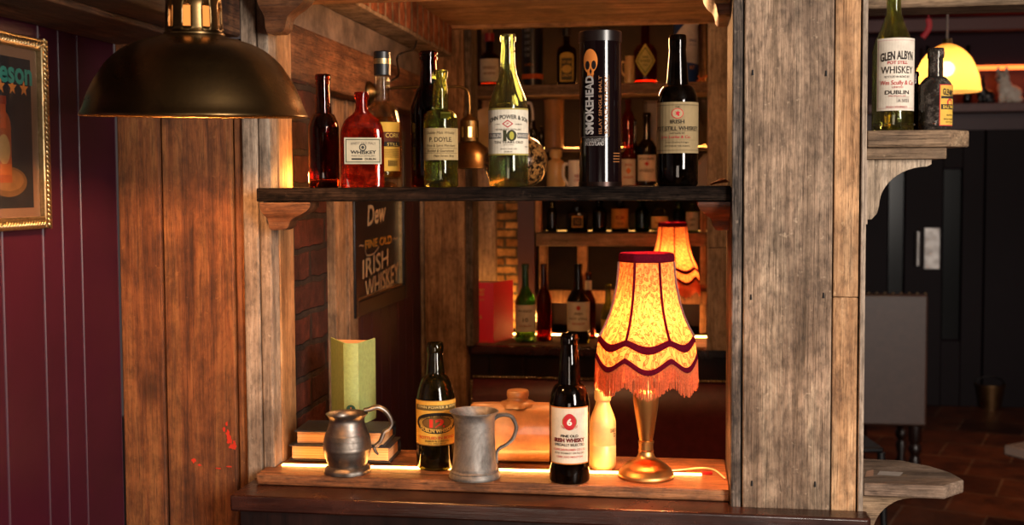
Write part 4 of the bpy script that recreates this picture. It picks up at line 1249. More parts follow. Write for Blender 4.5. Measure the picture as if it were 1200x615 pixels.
zb_ = zz(52); bm = B(); lathe(bm, [(0, zz(74))] + crom([(3 * k_, zz(74)), (13 * k_, zz(67)), (16 * k_, zz(57)), (19 * k_, zz(46)), (24 * k_, zz(38)), (24 * k_, zz(6))], 4) + [(0, zz(6))], 24); obj('bulb', bm, emit('pendant bulb', (1.0, .30, .06), 1.1), e)
light('pendant light', 'POINT', (pc.x, pc.y, pc.z + zz(86)), 26.0, (1.0, .46, .16), .022)

# ---------------------------------------------------------------- wall sconce in the booth
mx = P(432, 108, X=-.848); yS = mx.y
e = empty('wall_sconce', mx, 'small brass swing arm wall lamp on the booth timber beam', 'lamp')
bm = B(); lathe(bm, [(0, 0), (.030, 0), (.030, .004), (.024, .012), (.014, .022), (.010, .034), (0, .036)], 32); o = obj('wall_cup', bm, M['brass'], e, smooth=40); o.rotation_euler = (0, pi / 2, 0)
tip = P(550, 135, Y=yS) - mx; top_z = P(540, 101, Y=yS).z - mx.z
bm = B(); tube(bm, crom([(.02, 0, 0), (.05, 0, top_z * .6), (.09, 0, top_z), (tip.x - .05, 0, top_z), (tip.x - .018, 0, top_z - .004), (tip.x - .002, 0, top_z - .022), (tip.x, 0, tip.z)], 6), .0042, 10); obj('arm', bm, M['brass'], e, smooth=60)
kk = mpp(mx + tip); zf = lambda y: P(550, y, Y=yS).z - mx.z
bm = B(); slotted(bm, 11 * kk, 11 * kk, zf(166), zf(142), zf(161), zf(149), 7, .4, .3); lathe(bm, [(11 * kk, zf(142)), (9 * kk, zf(139)), (4 * kk, zf(136)), (3 * kk, zf(133)), (0, zf(133))], 28)
o = obj('fitter', bm, M['brass'], e, smooth=50, loc=(tip.x, 0, 0))
bm = B(); lathe(bm, [(11.5 * kk, zf(166)), (13 * kk, zf(168)), (20 * kk, zf(173)), (25 * kk, zf(183)), (27.5 * kk, zf(197)), (28.2 * kk, zf(197.5))], 40); o = obj('dome_shade', bm, M['agedbrass'], e, smooth=50, loc=(tip.x, 0, 0)); sm = o.modifiers.new('thickness', 'SOLIDIFY'); sm.thickness = .0012
bm = B(); lathe(bm, [(0, zf(183)), (6 * kk, zf(180)), (7 * kk, zf(174)), (5 * kk, zf(165)), (5 * kk, zf(148)), (0, zf(147))], 20); obj('bulb', bm, emit('sconce bulb', (1, .5, .15), 5), e, loc=(tip.x, 0, 0))
light('sconce light', 'POINT', (mx.x + tip.x, yS, mx.z + zf(190)), .8, (1.0, .55, .22), .015)
# loose black cable at the beam end
bm = B(); yc = YK - .02
tube(bm, crom([P(509, 26, Y=yc), P(503, 60, Y=yc), P(494, 96, Y=yc)], 4), .009, 10)
o = obj('black_conduit', bm, M['blackmetal'], None, smooth=60); setp(o, 'black slanting pipe by the pale post at the brick course end', 'pipe')
bm = B(); tube(bm, crom([p_ - mx for p_ in (mx + Vector((.004, .02, .02)), P(466, 90, X=-.845), P(466, 66, X=-.79), P(484, 58, X=-.785), P(488, 48, X=-.785))], 6), .0032, 8)
obj('cable', bm, M['blackmetal'], e, smooth=60)

# ---------------------------------------------------------------- hanging DEW sign
sx = XBW + .003
def ysg(px): return P(px, 300, X=sx + .02).y
y0, y1 = ysg(415), ysg(475.5)
zb0 = P(415, 374, X=sx + .02).z; zt0 = P(450, 150, X=sx + .02).z
e = empty('framed_sign', (sx, y0, zb0), 'black framed hand lettered whiskey sign on the plum booth wall', 'sign')
wS, hS = y1 - y0, zt0 - zb0; fw = .03
bm = B()
box(bm, 0, .024, 0, fw, 0, hS); box(bm, 0, .024, wS - fw, wS, 0, hS); box(bm, 0, .024, fw, wS - fw, 0, .045); box(bm, 0, .024, fw, wS - fw, hS - fw, hS)
obj('frame', bm, M['blackframe'], e, bevel=.003)
bm = B(); g_ = .004
box(bm, .006, .016, fw, fw + g_, .045, hS - fw); box(bm, .006, .016, wS - fw - g_, wS - fw, .045, hS - fw); box(bm, .006, .016, fw, wS - fw, .045, .051); box(bm, .006, .016, fw, wS - fw, hS - fw - .006, hS - fw)
obj('gilt_slip', bm, M['goldframe'], e, smooth=0)
obj('panel', bx(.001, .006, fw, wS - fw, .045, hS - fw), flat('black painted sign board', '#141011', .35), e)
i = Ink(lambda u, v, l: Vector((.0062 + l, u, v)))
def uv_(px, py):
    p = P(px, py, X=sx + .007); return p.y - y0, p.z - zb0
c_ = '#c9a578'
for (txt, xa, ya, xb_, yb_, h_, col, sh_, bo) in (('Dew', 431, 253, 452, 247, .062, c_, .15, .02), ('FINE OLD', 428, 287, 459, 280, .026, '#c98a34', 0, .02), ('IRISH', 425, 316, 455, 301, .056, c_, .05, .01), ('WHISKEY', 428, 341, 467, 317, .058, c_, .05, .01)):
    a = uv_(xa, ya); b = uv_(xb_, yb_); i.text(txt, (a[0] + b[0]) / 2, (a[1] + b[1]) / 2, b[0] - a[0], h_, col, shear=sh_, bold=bo, slope=(b[1] - a[1]))
def flour(pts, wd=.004):
    q = crom([uv_(*p) for p in pts], 6)
    for k in range(len(q) - 1):
        (ax, ay), (bx_, by) = q[k], q[k + 1]; dx, dy = bx_ - ax, by - ay; L = max(1e-6, sqrt(dx * dx + dy * dy)); nx, ny = -dy / L * wd / 2, dx / L * wd / 2
        l_ = i.l; i.poly([(ax + nx, ay + ny), (ax - nx, ay - ny), (bx_ - nx, by - ny), (bx_ + nx, by + ny)], c_); i.l = l_
    i.l += i.dl
flour([(421, 289), (423, 287), (425, 288), (426.5, 287)], .003); flour([(460.5, 280.5), (462, 279), (464, 280), (466, 278)], .003); flour([(428, 292), (430, 299), (438, 297), (444, 289)]); flour([(436, 352), (446, 345), (452, 338), (460, 334)]); flour([(452, 337), (460, 331), (462, 336), (459, 341)])
for f in i.bm.faces:
    f.normal_update()
i.done('lettering', e)

# ---------------------------------------------------------------- framed poster near left
px_ = XW + .004
yy = lambda px: P(px, 150, X=px_ + .012).y
y1 = yy(57); zt0 = P(54, 46, X=px_ + .02).z; zb0 = P(57, 267.5, X=px_ + .02).z
hS = zt0 - zb0; fw = .022; wS = .30; y0 = y1 - wS
e = empty('framed_poster', (px_, y0, zb0), 'gilt framed vintage whiskey poster on the near left plum wall', 'poster')
bm = B()
for (a, b, c, d) in ((0, fw, 0, hS), (wS - fw, wS, 0, hS), (fw, wS - fw, 0, fw), (fw, wS - fw, hS - fw, hS)):
    box(bm, 0, .016, a, b, c, d)
obj('frame', bm, M['goldframe'], e, bevel=.003)
bm = B()
def bead(y, z, dy, dz):
    m = Matrix.Translation((.0165, y, z)) @ Matrix.Rotation(atan2(dz, dy) + .75, 4, 'X') @ Matrix.Diagonal((.6, 1.5, .62, 1))
    bmesh.ops.create_uvsphere(bm, u_segments=8, v_segments=6, radius=.0052, matrix=m)
n = int(hS / .0085)
for k in range(n):
    z = hS * (k + .5) / n
    for y in (fw * .5, wS - fw * .5): bead(y, z, 0, 1)
n2 = int((wS - 2 * fw) / .0085)
for k in range(n2):
    y = fw + (wS - 2 * fw) * (k + .5) / n2
    for z in (fw * .5, hS - fw * .5): bead(y, z, 1, 0)
o = obj('rope_moulding', bm, M['goldframe'], e); o['kind'] = 'stuff'
obj('backing', bx(.0005, .004, fw, wS - fw, fw, hS - fw), flat('tan poster border', '#745640', .7), e)
i = Ink(lambda u, v, l: Vector((.0042 + l, u, v)))
uv_ = lambda px, py: ((lambda p: (p.y - y0, p.z - zb0))(P(px, py, X=px_ + .005)))
b0 = .036
i.rect(fw + .016, fw + .016, wS - fw - .02, hS - fw - .018, '#1c1d22')
a = uv_(0, 92); b = uv_(37.5, 94); full = (b[0] - a[0]) * 7 / 3.75
i.text('Jameson', b[0] - full / 2, uv_(20, 89)[1], full, .052, '#2f8377', bold=.03)
for k in range(5):
    p1 = uv_(28, 104); p0 = uv_(14.5, 104); i.star(p1[0] - (p1[0] - p0[0]) * k, p1[1], .0135, .0145, '#c87a34')
c = uv_(4, 170); zq_ = lambda y: uv_(4, y)[1]
i.ell(c[0] + .012, zq_(213), .055, .026, '#64482c'); i.ell(c[0] + .012, zq_(211), .045, .019, '#775634')
i.rect(c[0] - .022, zq_(214), c[0] + .022, zq_(150), '#8a4424'); i.ell(c[0], zq_(150), .022, .03, '#8a4424'); i.rect(c[0] - .008, zq_(150), c[0] + .008, zq_(112), '#a24a24'); i.rect(c[0] - .01, zq_(122), c[0] + .01, zq_(112), '#7a2c1a')
i.ell(c[0], zq_(175), .018, .026, '#a07c4c'); i.rect(c[0] - .021, zq_(205), c[0] + .021, zq_(192), '#9a5426')
i.done('print', e)
bm = bx(.0062, .0068, fw + .001, wS - fw - .001, fw + .001, hS - fw - .001)
obj('glazing', bm, glass('picture glass', '#ffffff', rough=.0, clear=.9), e, smooth=0)

# ================================================================ BACK LEDGE
redc = flat('red book cloth', '#e0082e', .5, noise=.08, nscale=80)


def pr_(e, hx, h):
    i = Ink(lambda u, v, ll: Vector((u * hx, -.0042 - ll, v * h))); g_ = '#d99a4a'
    i.text('WHISKY', 0, .875, .75, .05, g_, bold=.03); i.text('TALES', .05, .81, .5, .045, g_, bold=.03); i.text('OLD', .05, .72, .55, .03, g_); i.text('A', .05, .43, .2, .07, g_, bold=.03); i.text('PUBLISHERS', .3, .03, .6, .015, g_)
    i.done('print', e)


l = P(563, 395, Y=4.045); l.z = ZL; sc = mpp(l)
standing_book('book', 'thick red book with gilt spine standing on the back ledge', l, -.0, 32 * sc, P(563, 331, Y=4.045).z - ZL, (-.03, .13), (16 * sc + .052, .13), redc, pr_)


def simple_label(v0, dv, txts, bg='#cfc3ac', half=1.2, extra=None):
    def lab(e, R, h):
        i = Ink(wrap(R + .0006, h * v0, h * dv)); i.rect(-half, 0, half, 1, bg)
        for (s_, v, w, hh, c) in txts: i.text(s_, 0, v, w, hh, c, bold=.02)
        if extra: extra(i)
        i.done('label', e)
    return lab


def back(label, px0, px1, ytop, Y, z, mat, name='bottle', cat='bottle', **k):
    l, R, h = on_shelf(px0, px1, ytop, Y, z)
    k.setdefault('seg', 28)
    return bottle(name, label, cat, 0, R, h, mat, l, **k)


back('green bottle with cream label beside the red book', 603, 627, 309, 4.09, ZL, G['greenred'], body=.50, sh=.70, r0=.36, r1=.32, lr=.38, s=.3, lab=simple_label(.14, .34, [('WHISKEY', .78, 1.6, .09, '#2a211a'), ('10', .45, .5, .16, '#2a211a'), ('DUBLIN', .22, 1.2, .07, '#9a3a2a')]), liquid=(G['pale'], .13))
back('unlabelled red-brown bottle on the back ledge, between two green bottles', 627.5, 646, 309, 4.12, ZL, G['amber'], body=.52, sh=.68, r0=.44, r1=.36, lr=.42, s=.5, ring=.06)
back('black-green bottle with pale label, in the middle of the back ledge', 664, 691, 309, 4.07, ZL, G['blackg'], body=.53, sh=.68, r0=.42, r1=.34, lr=.38, s=.5, lab=simple_label(.17, .36, [('IRISH', .60, .7, .09, '#3a2a20'), ('POT STILL', .42, 1.7, .08, '#3a2a20'), ('WHISKEY', .25, 1.2, .07, '#a83a2a')], extra=lambda i: i.ell(0, .8, .18, .08, '#b83a30')))
back('slim amber bottle with a torn neck label, behind the black-green bottle', 681, 698, 319, 4.20, ZL, G['amber'], body=.55, sh=.70, r0=.42, r1=.36, lr=.42, s=.4, lab=lambda e, R, h: (lambda i: (i.rect(-1.2, 0, 1.2, 1, '#c9bca4'), i.done('label', e)))(Ink(wrap(R * .45, h * .74, h * .14))))
back('small olive bottle close to the front lampshade, on the back ledge', 704, 721, 333, 4.06, ZL, G['olive'], body=.50, sh=.70, r0=.45, r1=.38, lr=.45, s=.4, liquid=(G['whisky'], .3), lab=simple_label(.12, .3, [('OLD', .5, .9, .3, '#3a2a20')], '#b08a3a'))
back('dark bottle almost hidden behind the front lampshade', 720, 738, 312, 4.20, ZL, G['darkamber'], body=.52, sh=.68, r0=.42, r1=.36, lr=.42)

# ================================================================ BACK SHELVES
zu, zm, zh, zlw = (zsh[q] + .0008 for q in ('up', 'mid', 'hid', 'low'))
# uppermost shelf
Yu = 4.45
back('red necked bottle with cream label at the left of the uppermost back shelf', 563, 586, 40, Yu, zu, G['amber'], body=.55, sh=.66, r0=.42, r1=.36, lr=.45, lh=.12, s=.5, lab=simple_label(.10, .42, [('WHISKEY', .6, 1.5, .14, '#6a3a2a'), ('RESERVE', .35, 1.2, .1, '#6a3a2a')]), cap=(flat('red wax', '#8a1a14', .4), .86, .5))
for (px0, px1, yt, kind) in ((612, 637, 20, 'black'), (789, 818, 10, 'blue')):
    l, R, h = on_shelf(px0, px1, yt, Yu, zu)
    if kind == 'black':
        e = empty('whisky_tube', l, 'dark whisky tube with an orange band on the uppermost back shelf', 'tube', -atan2(l.x, l.y))
        bm = B(); lathe(bm, [(0, 0), (R, 0), (R, h * .9), (0, h * .9)], 36); obj('body', bm, flat('navy black card', '#0e1016', .3, spec=.5), e)
        i = Ink(wrap(R, 0, h)); i.rect(-1.5, .10, 1.5, .17, '#b4501c')
        for k in range(5): i.text('OLD MALT', -.5, .80 - k * .09, .6, .05, '#8f8f92', bold=.02)
        i.text('SCOTCH', -.4, .3, .9, .04, '#b4682c'); i.done('print', e)
    else:
        e = empty('whisky_tube', l, 'blue and white whisky tube at the right of the uppermost back shelf', 'tube', -atan2(l.x, l.y))
        bm = B(); lathe(bm, [(0, 0), (R, 0), (R, h * .9), (0, h * .9)], 36); obj('body', bm, flat('royal blue card', '#16356e', .35), e)
        i = Ink(wrap(R, 0, h)); us = [-1.5 + 3 * k / 16 for k in range(17)]
        i.cols_(us, [.52 + .46 * (k / 16) ** .8 if False else min(.96, .55 + .16 * (u + 1.5)) for k, u in enumerate(us)], [.30 - .06 * (u + 1.5) / 3 for u in us], '#b9b9bd')
        i.text('SINGLE', .6, .56, .7, .04, '#16356e', bold=.02); i.text('SPEYSIDE', .6, .50, .7, .025, '#16356e'); i.text('MALT', .5, .2, .4, .05, '#c88a3c', bold=.02); i.done('print', e)
    bm = B(); lathe(bm, [(0, h * .9003), (R * 1.01, h * .9003), (R * 1.01, h), (0, h)], 36); obj('lid', bm, flat('tube lid ' + kind, '#0e1016' if kind == 'black' else '#122c5c', .35), e)
# square bottle with yellow label
l, R, h = on_shelf(653, 676, 33, Yu, zu)
e = empty('bottle', l, 'square dark bottle with long yellow label on the uppermost back shelf', 'bottle', -atan2(l.x, l.y))
bm = B(); loft(bm, [sup(R * f, R * f * (.8 if f > .5 else 1), q * h, n_, 28) for f, q, n_ in ((.97, 0, 8), (1, .01, 8), (1, .55, 8), (.97, .61, 7), (.8, .66, 5), (.45, .69, 3), (.33, .72, 2), (.31, .86, 2))]); obj('glass_body', bm, G['black'], e, smooth=45)
bm = B(); lathe(bm, [(0, h * .8603), (R * .42, h * .8603), (R * .42, h), (0, h)], 24); obj('stopper', bm, M['blackmetal'], e)
i = Ink(lambda u, v, ll: Vector((u * R, -R * .8 - ll - .0006, h * v))); i.rect(-.7, .06, .7, .5, '#b8963f'); i.ell(0, .5, .7, .07, '#b8963f'); i.rect(-.55, .09, .55, .47, '#4a4430'); i.ell(0, .28, .5, .07, '#c8a24a'); i.text('DRY GIN', 0, .40, .9, .05, '#c8a24a', bold=.02); i.text('LONDON', 0, .17, .9, .04, '#c8a24a', bold=.02); i.done('label', e)
# small jug
l, R, h = on_shelf(732, 744, 66, Yu - .02, zu)
e = empty('stoneware_jug', l, 'small cream stoneware jug lit from below beside the skull tube', 'jug', -atan2(l.x, l.y))
bm = B(); lathe(bm, [(0, 0), (R * .95, 0), (R, .004), (R, h * .7), (R * .85, h * .85), (R * .9, h), (R * .75, h), (R * .75, h * .3), (0, h * .3)], 28); obj('body', bm, M['cream'], e)
bm = B(); tube(bm, crom([(-R * .95, 0, h * .8), (-R * 1.6, 0, h * .78), (-R * 1.7, 0, h * .5), (-R * .97, 0, h * .3)], 5), .004, 8); obj('handle', bm, M['cream'], e)


def dl(e, R, h):
    i = Ink(wrap(R + .0006, h * .10, h * .5)); i.dia(0, .5, .95, .5, '#c8b45a'); i.dia(0, .5, .78, .41, '#6a7a3a'); i.dia(0, .5, .66, .35, '#c8b86a'); i.text('FINE', 0, .6, .5, .07, '#4a5a2a', bold=.02); i.text('WHISKEY', 0, .48, .85, .08, '#4a5a2a', bold=.02); i.text('OLD', 0, .36, .4, .07, '#4a5a2a', bold=.02); i.done('label', e)


back('red bottle with yellow diamond label on the uppermost back shelf', 742, 770, 22, Yu, zu, glass('bright red bottle glass', '#b02a12', dust=.25, dust_or_glow_col='#8a1c10'), body=.48, sh=.62, r0=.36, r1=.32, lr=.4, s=.7, lab=dl)
l = P(822, 97, Y=4.40); l.z = zu
e = empty('dried_leaf', l, 'curled orange leaf at the right end of the uppermost back shelf', 'leaf')
bm = B()
for a in (.3, .8, 2.2): tube(bm, crom([(-.02 * cos(a), 0, .004), (0, .004, .012), (.025 * cos(a), .008 * sin(a), .026)], 5), [.001] + [.004] * 9 + [.001], 8, flatx=.35)
obj('blade', bm, flat('orange leaf', '#b05a20', .6), e, smooth=60)
# thin middle shelf
l, R, h = on_shelf(638, 661, 113, 4.535, zm); h = min(h, zu - .048 - zm)
e = empty('stoneware_crock', l, 'tall plain stoneware crock on the thin middle back shelf', 'crock', -atan2(l.x, l.y))
bm = B(); lathe(bm, [(0, 0), (R * .97, 0), (R, .005), (R, h * .94), (R * 1.04, h * .95), (R * 1.04, h), (R * .85, h), (R * .85, h * .2), (0, h * .2)], 32); obj('body', bm, flat('brown crock glaze', '#8a6238', .45, noise=.15), e)
l, R, h = on_shelf(603, 617, 118, 4.535, zm); h = min(h, zu - .048 - zm)
e = empty('white_jug', l, 'white china jug with loop handle, peeping out right of the 10 bottle', 'jug', -atan2(l.x, l.y))
bm = B(); lathe(bm, [(0, 0), (R * .8, 0), (R * 1.0, h * .3), (R * .9, h * .7), (R * .75, h * .85), (R * .85, h), (R * .7, h), (R * .65, h * .3), (0, h * .2)], 28); obj('body', bm, M['white'], e)
bm = B(); tube(bm, crom([(R * .8, 0, h * .92), (R * 1.7, 0, h * .95), (R * 2.1, 0, h * .7), (R * 1.8, 0, h * .35), (R * .95, 0, h * .25)], 5), .0055, 10); obj('handle', bm, M['white'], e)
for (px0, px1, yt, Y, lb) in ((621, 630, 141, 4.53, 'small dark bottle just right of the white jug'), (631, 638, 148, 4.53, 'slim dark bottle left of the plain crock')):
    back(lb, px0, px1, yt, Y, zm, G['blackg'], body=.6, sh=.75, r0=.5, r1=.45, lr=.5, seg=20)
back('tall thin red bottle showing right of the skull tube', 729, 743, 117, 4.535, zm, glass('lit red glass', '#d8401c', dust=.35, dust_or_glow_col='#c8401c'), body=.62, sh=.78, r0=.45, r1=.4, lr=.5)
l, R, h = on_shelf(818, 833, 108, 4.535, zm); h = min(h, zu - .048 - zm)
e = empty('wine_glass', l, 'stemmed glass at the right end of the thin middle back shelf', 'glass')
bm = B(); lathe(bm, [(0, 0), (R, .001), (R * .95, .004), (R * .14, .009), (R * .12, h * .4), (R * .5, h * .47), (R * .95, h * .65), (R * .9, h), (R * .84, h), (R * .88, h * .66), (R * .42, h * .49), (0, h * .46)], 28); obj('bowl', bm, G['clear'], e, smooth=60)
l, R, h = on_shelf(756, 772, 118, 4.535, zm); h = min(h, zu - .048 - zm)
e = empty('whisky_box', l, 'pale carton half hidden behind the dark IRISH POT STILL bottle', 'box', -atan2(l.x, l.y) + .3)
obj('carton', bx(-R, R, -R * .8, R * .8, 0, h * .93), flat('pale carton', '#8a857f', .6), e, bevel=.002); obj('lid', bx(-R * 1.02, R * 1.02, -R * .82, R * .82, h * .9302, h), flat('carton lid', '#6a5a50', .6), e, bevel=.002)
# shelf hidden behind the eye level shelf
l, R, h = on_shelf(641, 662, 175, 4.44, zh)
e = empty('stoneware_bottle', l, 'squat cream stoneware bottle left of the skull tube, behind the eye level shelf', 'bottle', -atan2(l.x, l.y))
bm = B(); lathe(bm, [(0, 0), (R * .95, 0), (R, .004), (R, h * .62)] + crom([(R, h * .62), (R * .9, h * .70), (R * .55, h * .76), (R * .5, h * .8)], 4) + [(R * .66, h * .81), (R * .7, h * .9), (R * .55, h), (0, h)], 28); obj('body', bm, M['cream'], e)
l, R, h = on_shelf(666, 684, 188, 4.40, zh)
e = empty('china_mug', l, 'white china mug with loop handle beside the squat cream bottle', 'mug', -atan2(l.x, l.y))
bm = B(); lathe(bm, [(0, 0), (R * .92, 0), (R, .006), (R * .98, h), (R * .88, h), (R * .86, .012), (0, .012)], 28); obj('body', bm, M['white'], e, smooth=45)
bm = B(); tube(bm, crom([(-R * .95, 0, h * .88), (-R * 1.55, 0, h * .85), (-R * 1.65, 0, h * .5), (-R * .96, 0, h * .18)], 5), .006, 10); obj('handle', bm, M['white'], e)
i = Ink(wrap(R, 0, h)); i.text('IRISH', .2, .5, .8, .1, '#a04038', bold=.02); i.text('COFFEE', .2, .36, .9, .08, '#a04038', bold=.02); i.done('print', e)
back('red bottle with pale label, right beside the skull tube at its foot', 728, 745, 152, 4.40, zh, glass('orange red glass', '#d8481c', dust=.2, dust_or_glow_col='#b83a1c'), body=.56, sh=.68, r0=.42, r1=.38, lr=.48, lab=simple_label(.10, .42, [('IRISH', .78, 1.0, .1, '#a83a2a'), ('WHISKEY', .3, 1.5, .1, '#a83a2a')], extra=lambda i: i.dia(0, .55, .4, .14, '#c8723c')))
back('dark green bottle with white label, left of the IRISH POT STILL bottle', 747, 769, 132, 4.40, zh, G['blackg'], body=.54, sh=.66, r0=.40, r1=.34, lr=.42, s=.55, lab=simple_label(.13, .33, [('POWERS', .85, 1.7, .1, '#2a211a'), ('WHISKEY', .4, 1.8, .13, '#4a3a30')], extra=lambda i: (i.dia(0, .66, .25, .09, '#b83a30'))))
back('dark bottle shadowed behind the white labelled green bottle', 738, 750, 140, 4.463, zh, G['black'], body=.54, sh=.66, r0=.42, r1=.36, lr=.44)
l, R, h = on_shelf(812, 829, 180, 4.42, zh)
e = empty('whisky_box', l, 'white carton right of the IRISH POT STILL bottle', 'box', -atan2(l.x, l.y) + .5)
bm = B(); prism(bm, [(-R, 0), (R, 0), (R, h), (-R, h * .62)], 'Y', -R * .7, R * .7); obj('carton', bm, flat('white carton', '#a9a29b', .6), e, bevel=.002); obj('base', bx(-R * 1.03, R * 1.03, -R * .73, R * .73, .0, .006), flat('grey carton base', '#5a5450', .6), e)
# cream shade seen behind the sconce
l, R, h = on_shelf(558, 590, 126, 4.535, zm); h = min(h, zu - .048 - zm)
e = empty('china_plate', l, 'large cream plate propped behind the little brass wall lamp', 'plate', 0)
bm = B(); rp_ = h * .5; lathe(bm, [(0, .004), (rp_ * .6, .004), (rp_ * .68, .010), (rp_, .018), (rp_, .021), (rp_ * .66, .014), (rp_ * .58, .009), (0, .009)], 40); o = obj('dish', bm, M['cream'], e, loc=(0, 0, rp_ * .985)); o.rotation_euler = (radians(80), 0, 0)
# lit shelf above the back ledge
Yl = 4.46
lowset = [
    (641, 653, 236, G['blackg'], 'shadowy dark bottle at the left end of the lit back shelf', None, None),
    (694, 711, 234, G['black'], 'plain brown-black bottle on the lit back shelf, right of the square flask', None, None),
    (716, 737, 232, G['darkamber'], 'brown bottle with amber label on the lit back shelf', simple_label(.12, .60, [('RUM', .55, .9, .2, '#7a2a18'), ('OLD', .25, .8, .14, '#5a2a18')], '#b4752c'), None),
    (744, 761, 232, G['dgreen'], 'plain green bottle in the middle of the lit back shelf', None, None),
    (763, 783, 238, G['clear'], 'clear bottle of pale whisky directly above the back lamp', simple_label(.12, .42, [('MALT', .5, 1.0, .2, '#a8702c')], '#e0b870'), (G['pale'], .55)),
    (789, 803, 236, G['dgreen'], 'dark green bottle right behind the top of the back lamp', None, None),
    (804, 819, 239, G['olive'], 'small bottle with a grey label at the right end of the lit back shelf', simple_label(.06, .66, [('GIN', .6, .8, .16, '#4a4238'), ('DRY', .3, .8, .12, '#4a4238')], '#b4a892'), None)]
for (p0, p1, yt, m_, lb, la, lq) in lowset:
    l, R, h = on_shelf(p0, p1, yt, Yl, zlw); h = min(h, zh - .034 - zlw)
    bottle('bottle', lb, 'bottle', 0, R, h, m_, l, body=.60, sh=.80, r0=.42, r1=.40, lr=.5, lh=.08, s=.6, lab=la, liquid=lq, seg=28)
l, R, h = on_shelf(664, 689, 243, Yl - .02, zlw)
e = empty('flask', l, 'squat square black flask with gold label on the lit back shelf', 'flask', -atan2(l.x, l.y))
bm = B(); loft(bm, [sup(R * f, R * f * .7, q * h, n_, 28) for f, q, n_ in ((.97, 0, 8), (1, .01, 8), (1, .72, 8), (.95, .80, 6), (.7, .86, 4), (.4, .88, 2), (.4, 1.0, 2))]); obj('glass_body', bm, G['black'], e, smooth=45)
i = Ink(lambda u, v, ll: Vector((u * R, -R * .7 - ll - .0006, h * v))); i.rect(-.5, .2, .5, .65, '#a8803c'); i.rect(-.42, .25, .42, .60, '#3a2a18'); i.text('XO', 0, .43, .5, .2, '#a8803c'); i.done('label', e)
# ================================================================ RIGHT BRACKET SHELVES
def octo(xp, z1, pts_px, th, Y0):
    return None


def oct_board(z):
    """outline of the octagonal ended board in plan"""
    x0 = XPR + .0005
    return [(x0, YF - .002), (.468, YF - .004), (.512, YF + .045), (.500, YF + .10), (.4735, YF + .143), (.426, YF + .184), (x0, YF + .19)]


def cove_bracket(e, name, xw, drop, zt, y0, y1, mat):
    x0 = XPR + .0005; poly = [(x0, zt), (x0 + xw, zt), (x0 + xw, zt - drop * .08)]
    for k in range(13):
        a = k / 12 * pi / 2
        poly.append((x0 + xw * .93 - (xw * .70) * sin(a), zt - drop * .12 - drop * .66 * (1 - cos(a))))
    poly += [(x0 + xw * .20, zt - drop * .90), (x0 + xw * .12, zt - drop), (x0, zt - drop)]
    bm = B(); prism(bm, poly, 'Y', y0, y1); return obj(name, bm, mat, e, smooth=30, bevel=.001)


mppr = mpp((XPR, YF, 1.7))
zu1 = P(1060, 152.5, Y=YF).z
e = empty('bracket_shelf', (0, 0, 0), 'small bracket shelf with two bottles, high on the right side of the pillar', 'shelf')
bm = B(); prism(bm, oct_board(zu1), 'Z', zu1 - 19.5 * mppr, zu1); obj('board', bm, M['boardgrey'], e, bevel=.003)
obj('under_board', bx(XPR + .0005, .466, YF + .012, YF + .15, zu1 - 33.5 * mppr, zu1 - 19.7 * mppr), M['boardgrey'], e, bevel=.002)
cove_bracket(e, 'bracket', 77 * mppr, 71 * mppr, zu1 - 33.7 * mppr, YF + .03, YF + .055, M['bracket'])
obj('back_strip', bx(XPR + .0003, XPR + .006, YF + .02, YF + .075, zu1 - 110 * mppr, zu1 - 33.8 * mppr), M['trimgrey'], e)
zl1 = P(1060, 567, Y=YF).z
e = empty('bracket_shelf', (0, 0, 0), 'empty scuffed bracket shelf low on the right side of the pillar', 'shelf')
bm = B(); prism(bm, oct_board(zl1), 'Z', zl1 - 16 * mppr, zl1); obj('board', bm, wood('scuffed pale shelf board', '#5e4a3d', '#957d6a', '#b29b88', 'X', stain=.5), e, bevel=.003)
cove_bracket(e, 'bracket', 70 * mppr, 75 * mppr, zl1 - 16.3 * mppr, YF + .05, YF + .08, M['boardgrey'])
ink = Ink(lambda u, v, l: Vector((u, v, zl1 + l)))
ink.poly([(.36, YF + .06), (.40, YF + .055), (.412, YF + .085), (.37, YF + .09)], '#a3988e'); ink.poly([(.335, YF + .04), (.352, YF + .05), (.36, YF + .10), (.345, YF + .085)], '#a07a62')
ink.done('scuff', e, 'pale scuff marks')

l, R, h = on_shelf(1021.5, 1068.5, -18, 2.205, zu1)


def lab(e, R, h):
    i = Ink(wrap(R + .0005, h * .14, h * .485)); k = '#2b2522'; r_ = '#b03a3c'
    i.rect(-.95, 0, 1.2, 1, '#cfc4b4'); i.frame(-.88, .03, 1.12, .97, .02, .006, '#b98a84')
    i.text('GLEN ALBYN', .1, .76, 1.65, .12, k, bold=.03, slope=.02, arc=.02); i.text('POT STILL', .1, .66, .95, .045, r_, bold=.02); i.text('WHISKEY', .12, .56, 1.6, .10, k, bold=.01)
    i.text('BOTTLED IN BOND BY', .1, .465, 1.2, .03, k); i.text('Wm Scully & Co', .12, .375, 1.7, .08, r_, shear=.2, bold=.01); i.text('LIMITED', .1, .32, .5, .025, r_); i.text('DUBLIN', .1, .25, 1.15, .055, k, bold=.02)
    i.rect(.05, .11, .7, .20, '#b5aa9c'); i.text('PRODUCE OF', .1, .20, .8, .02, r_); i.text('A 5021', .38, .135, .55, .04, '#4a4440'); i.text('IRISH WHISKEY', .1, .05, 1.0, .025, r_)
    i.done('label', e)


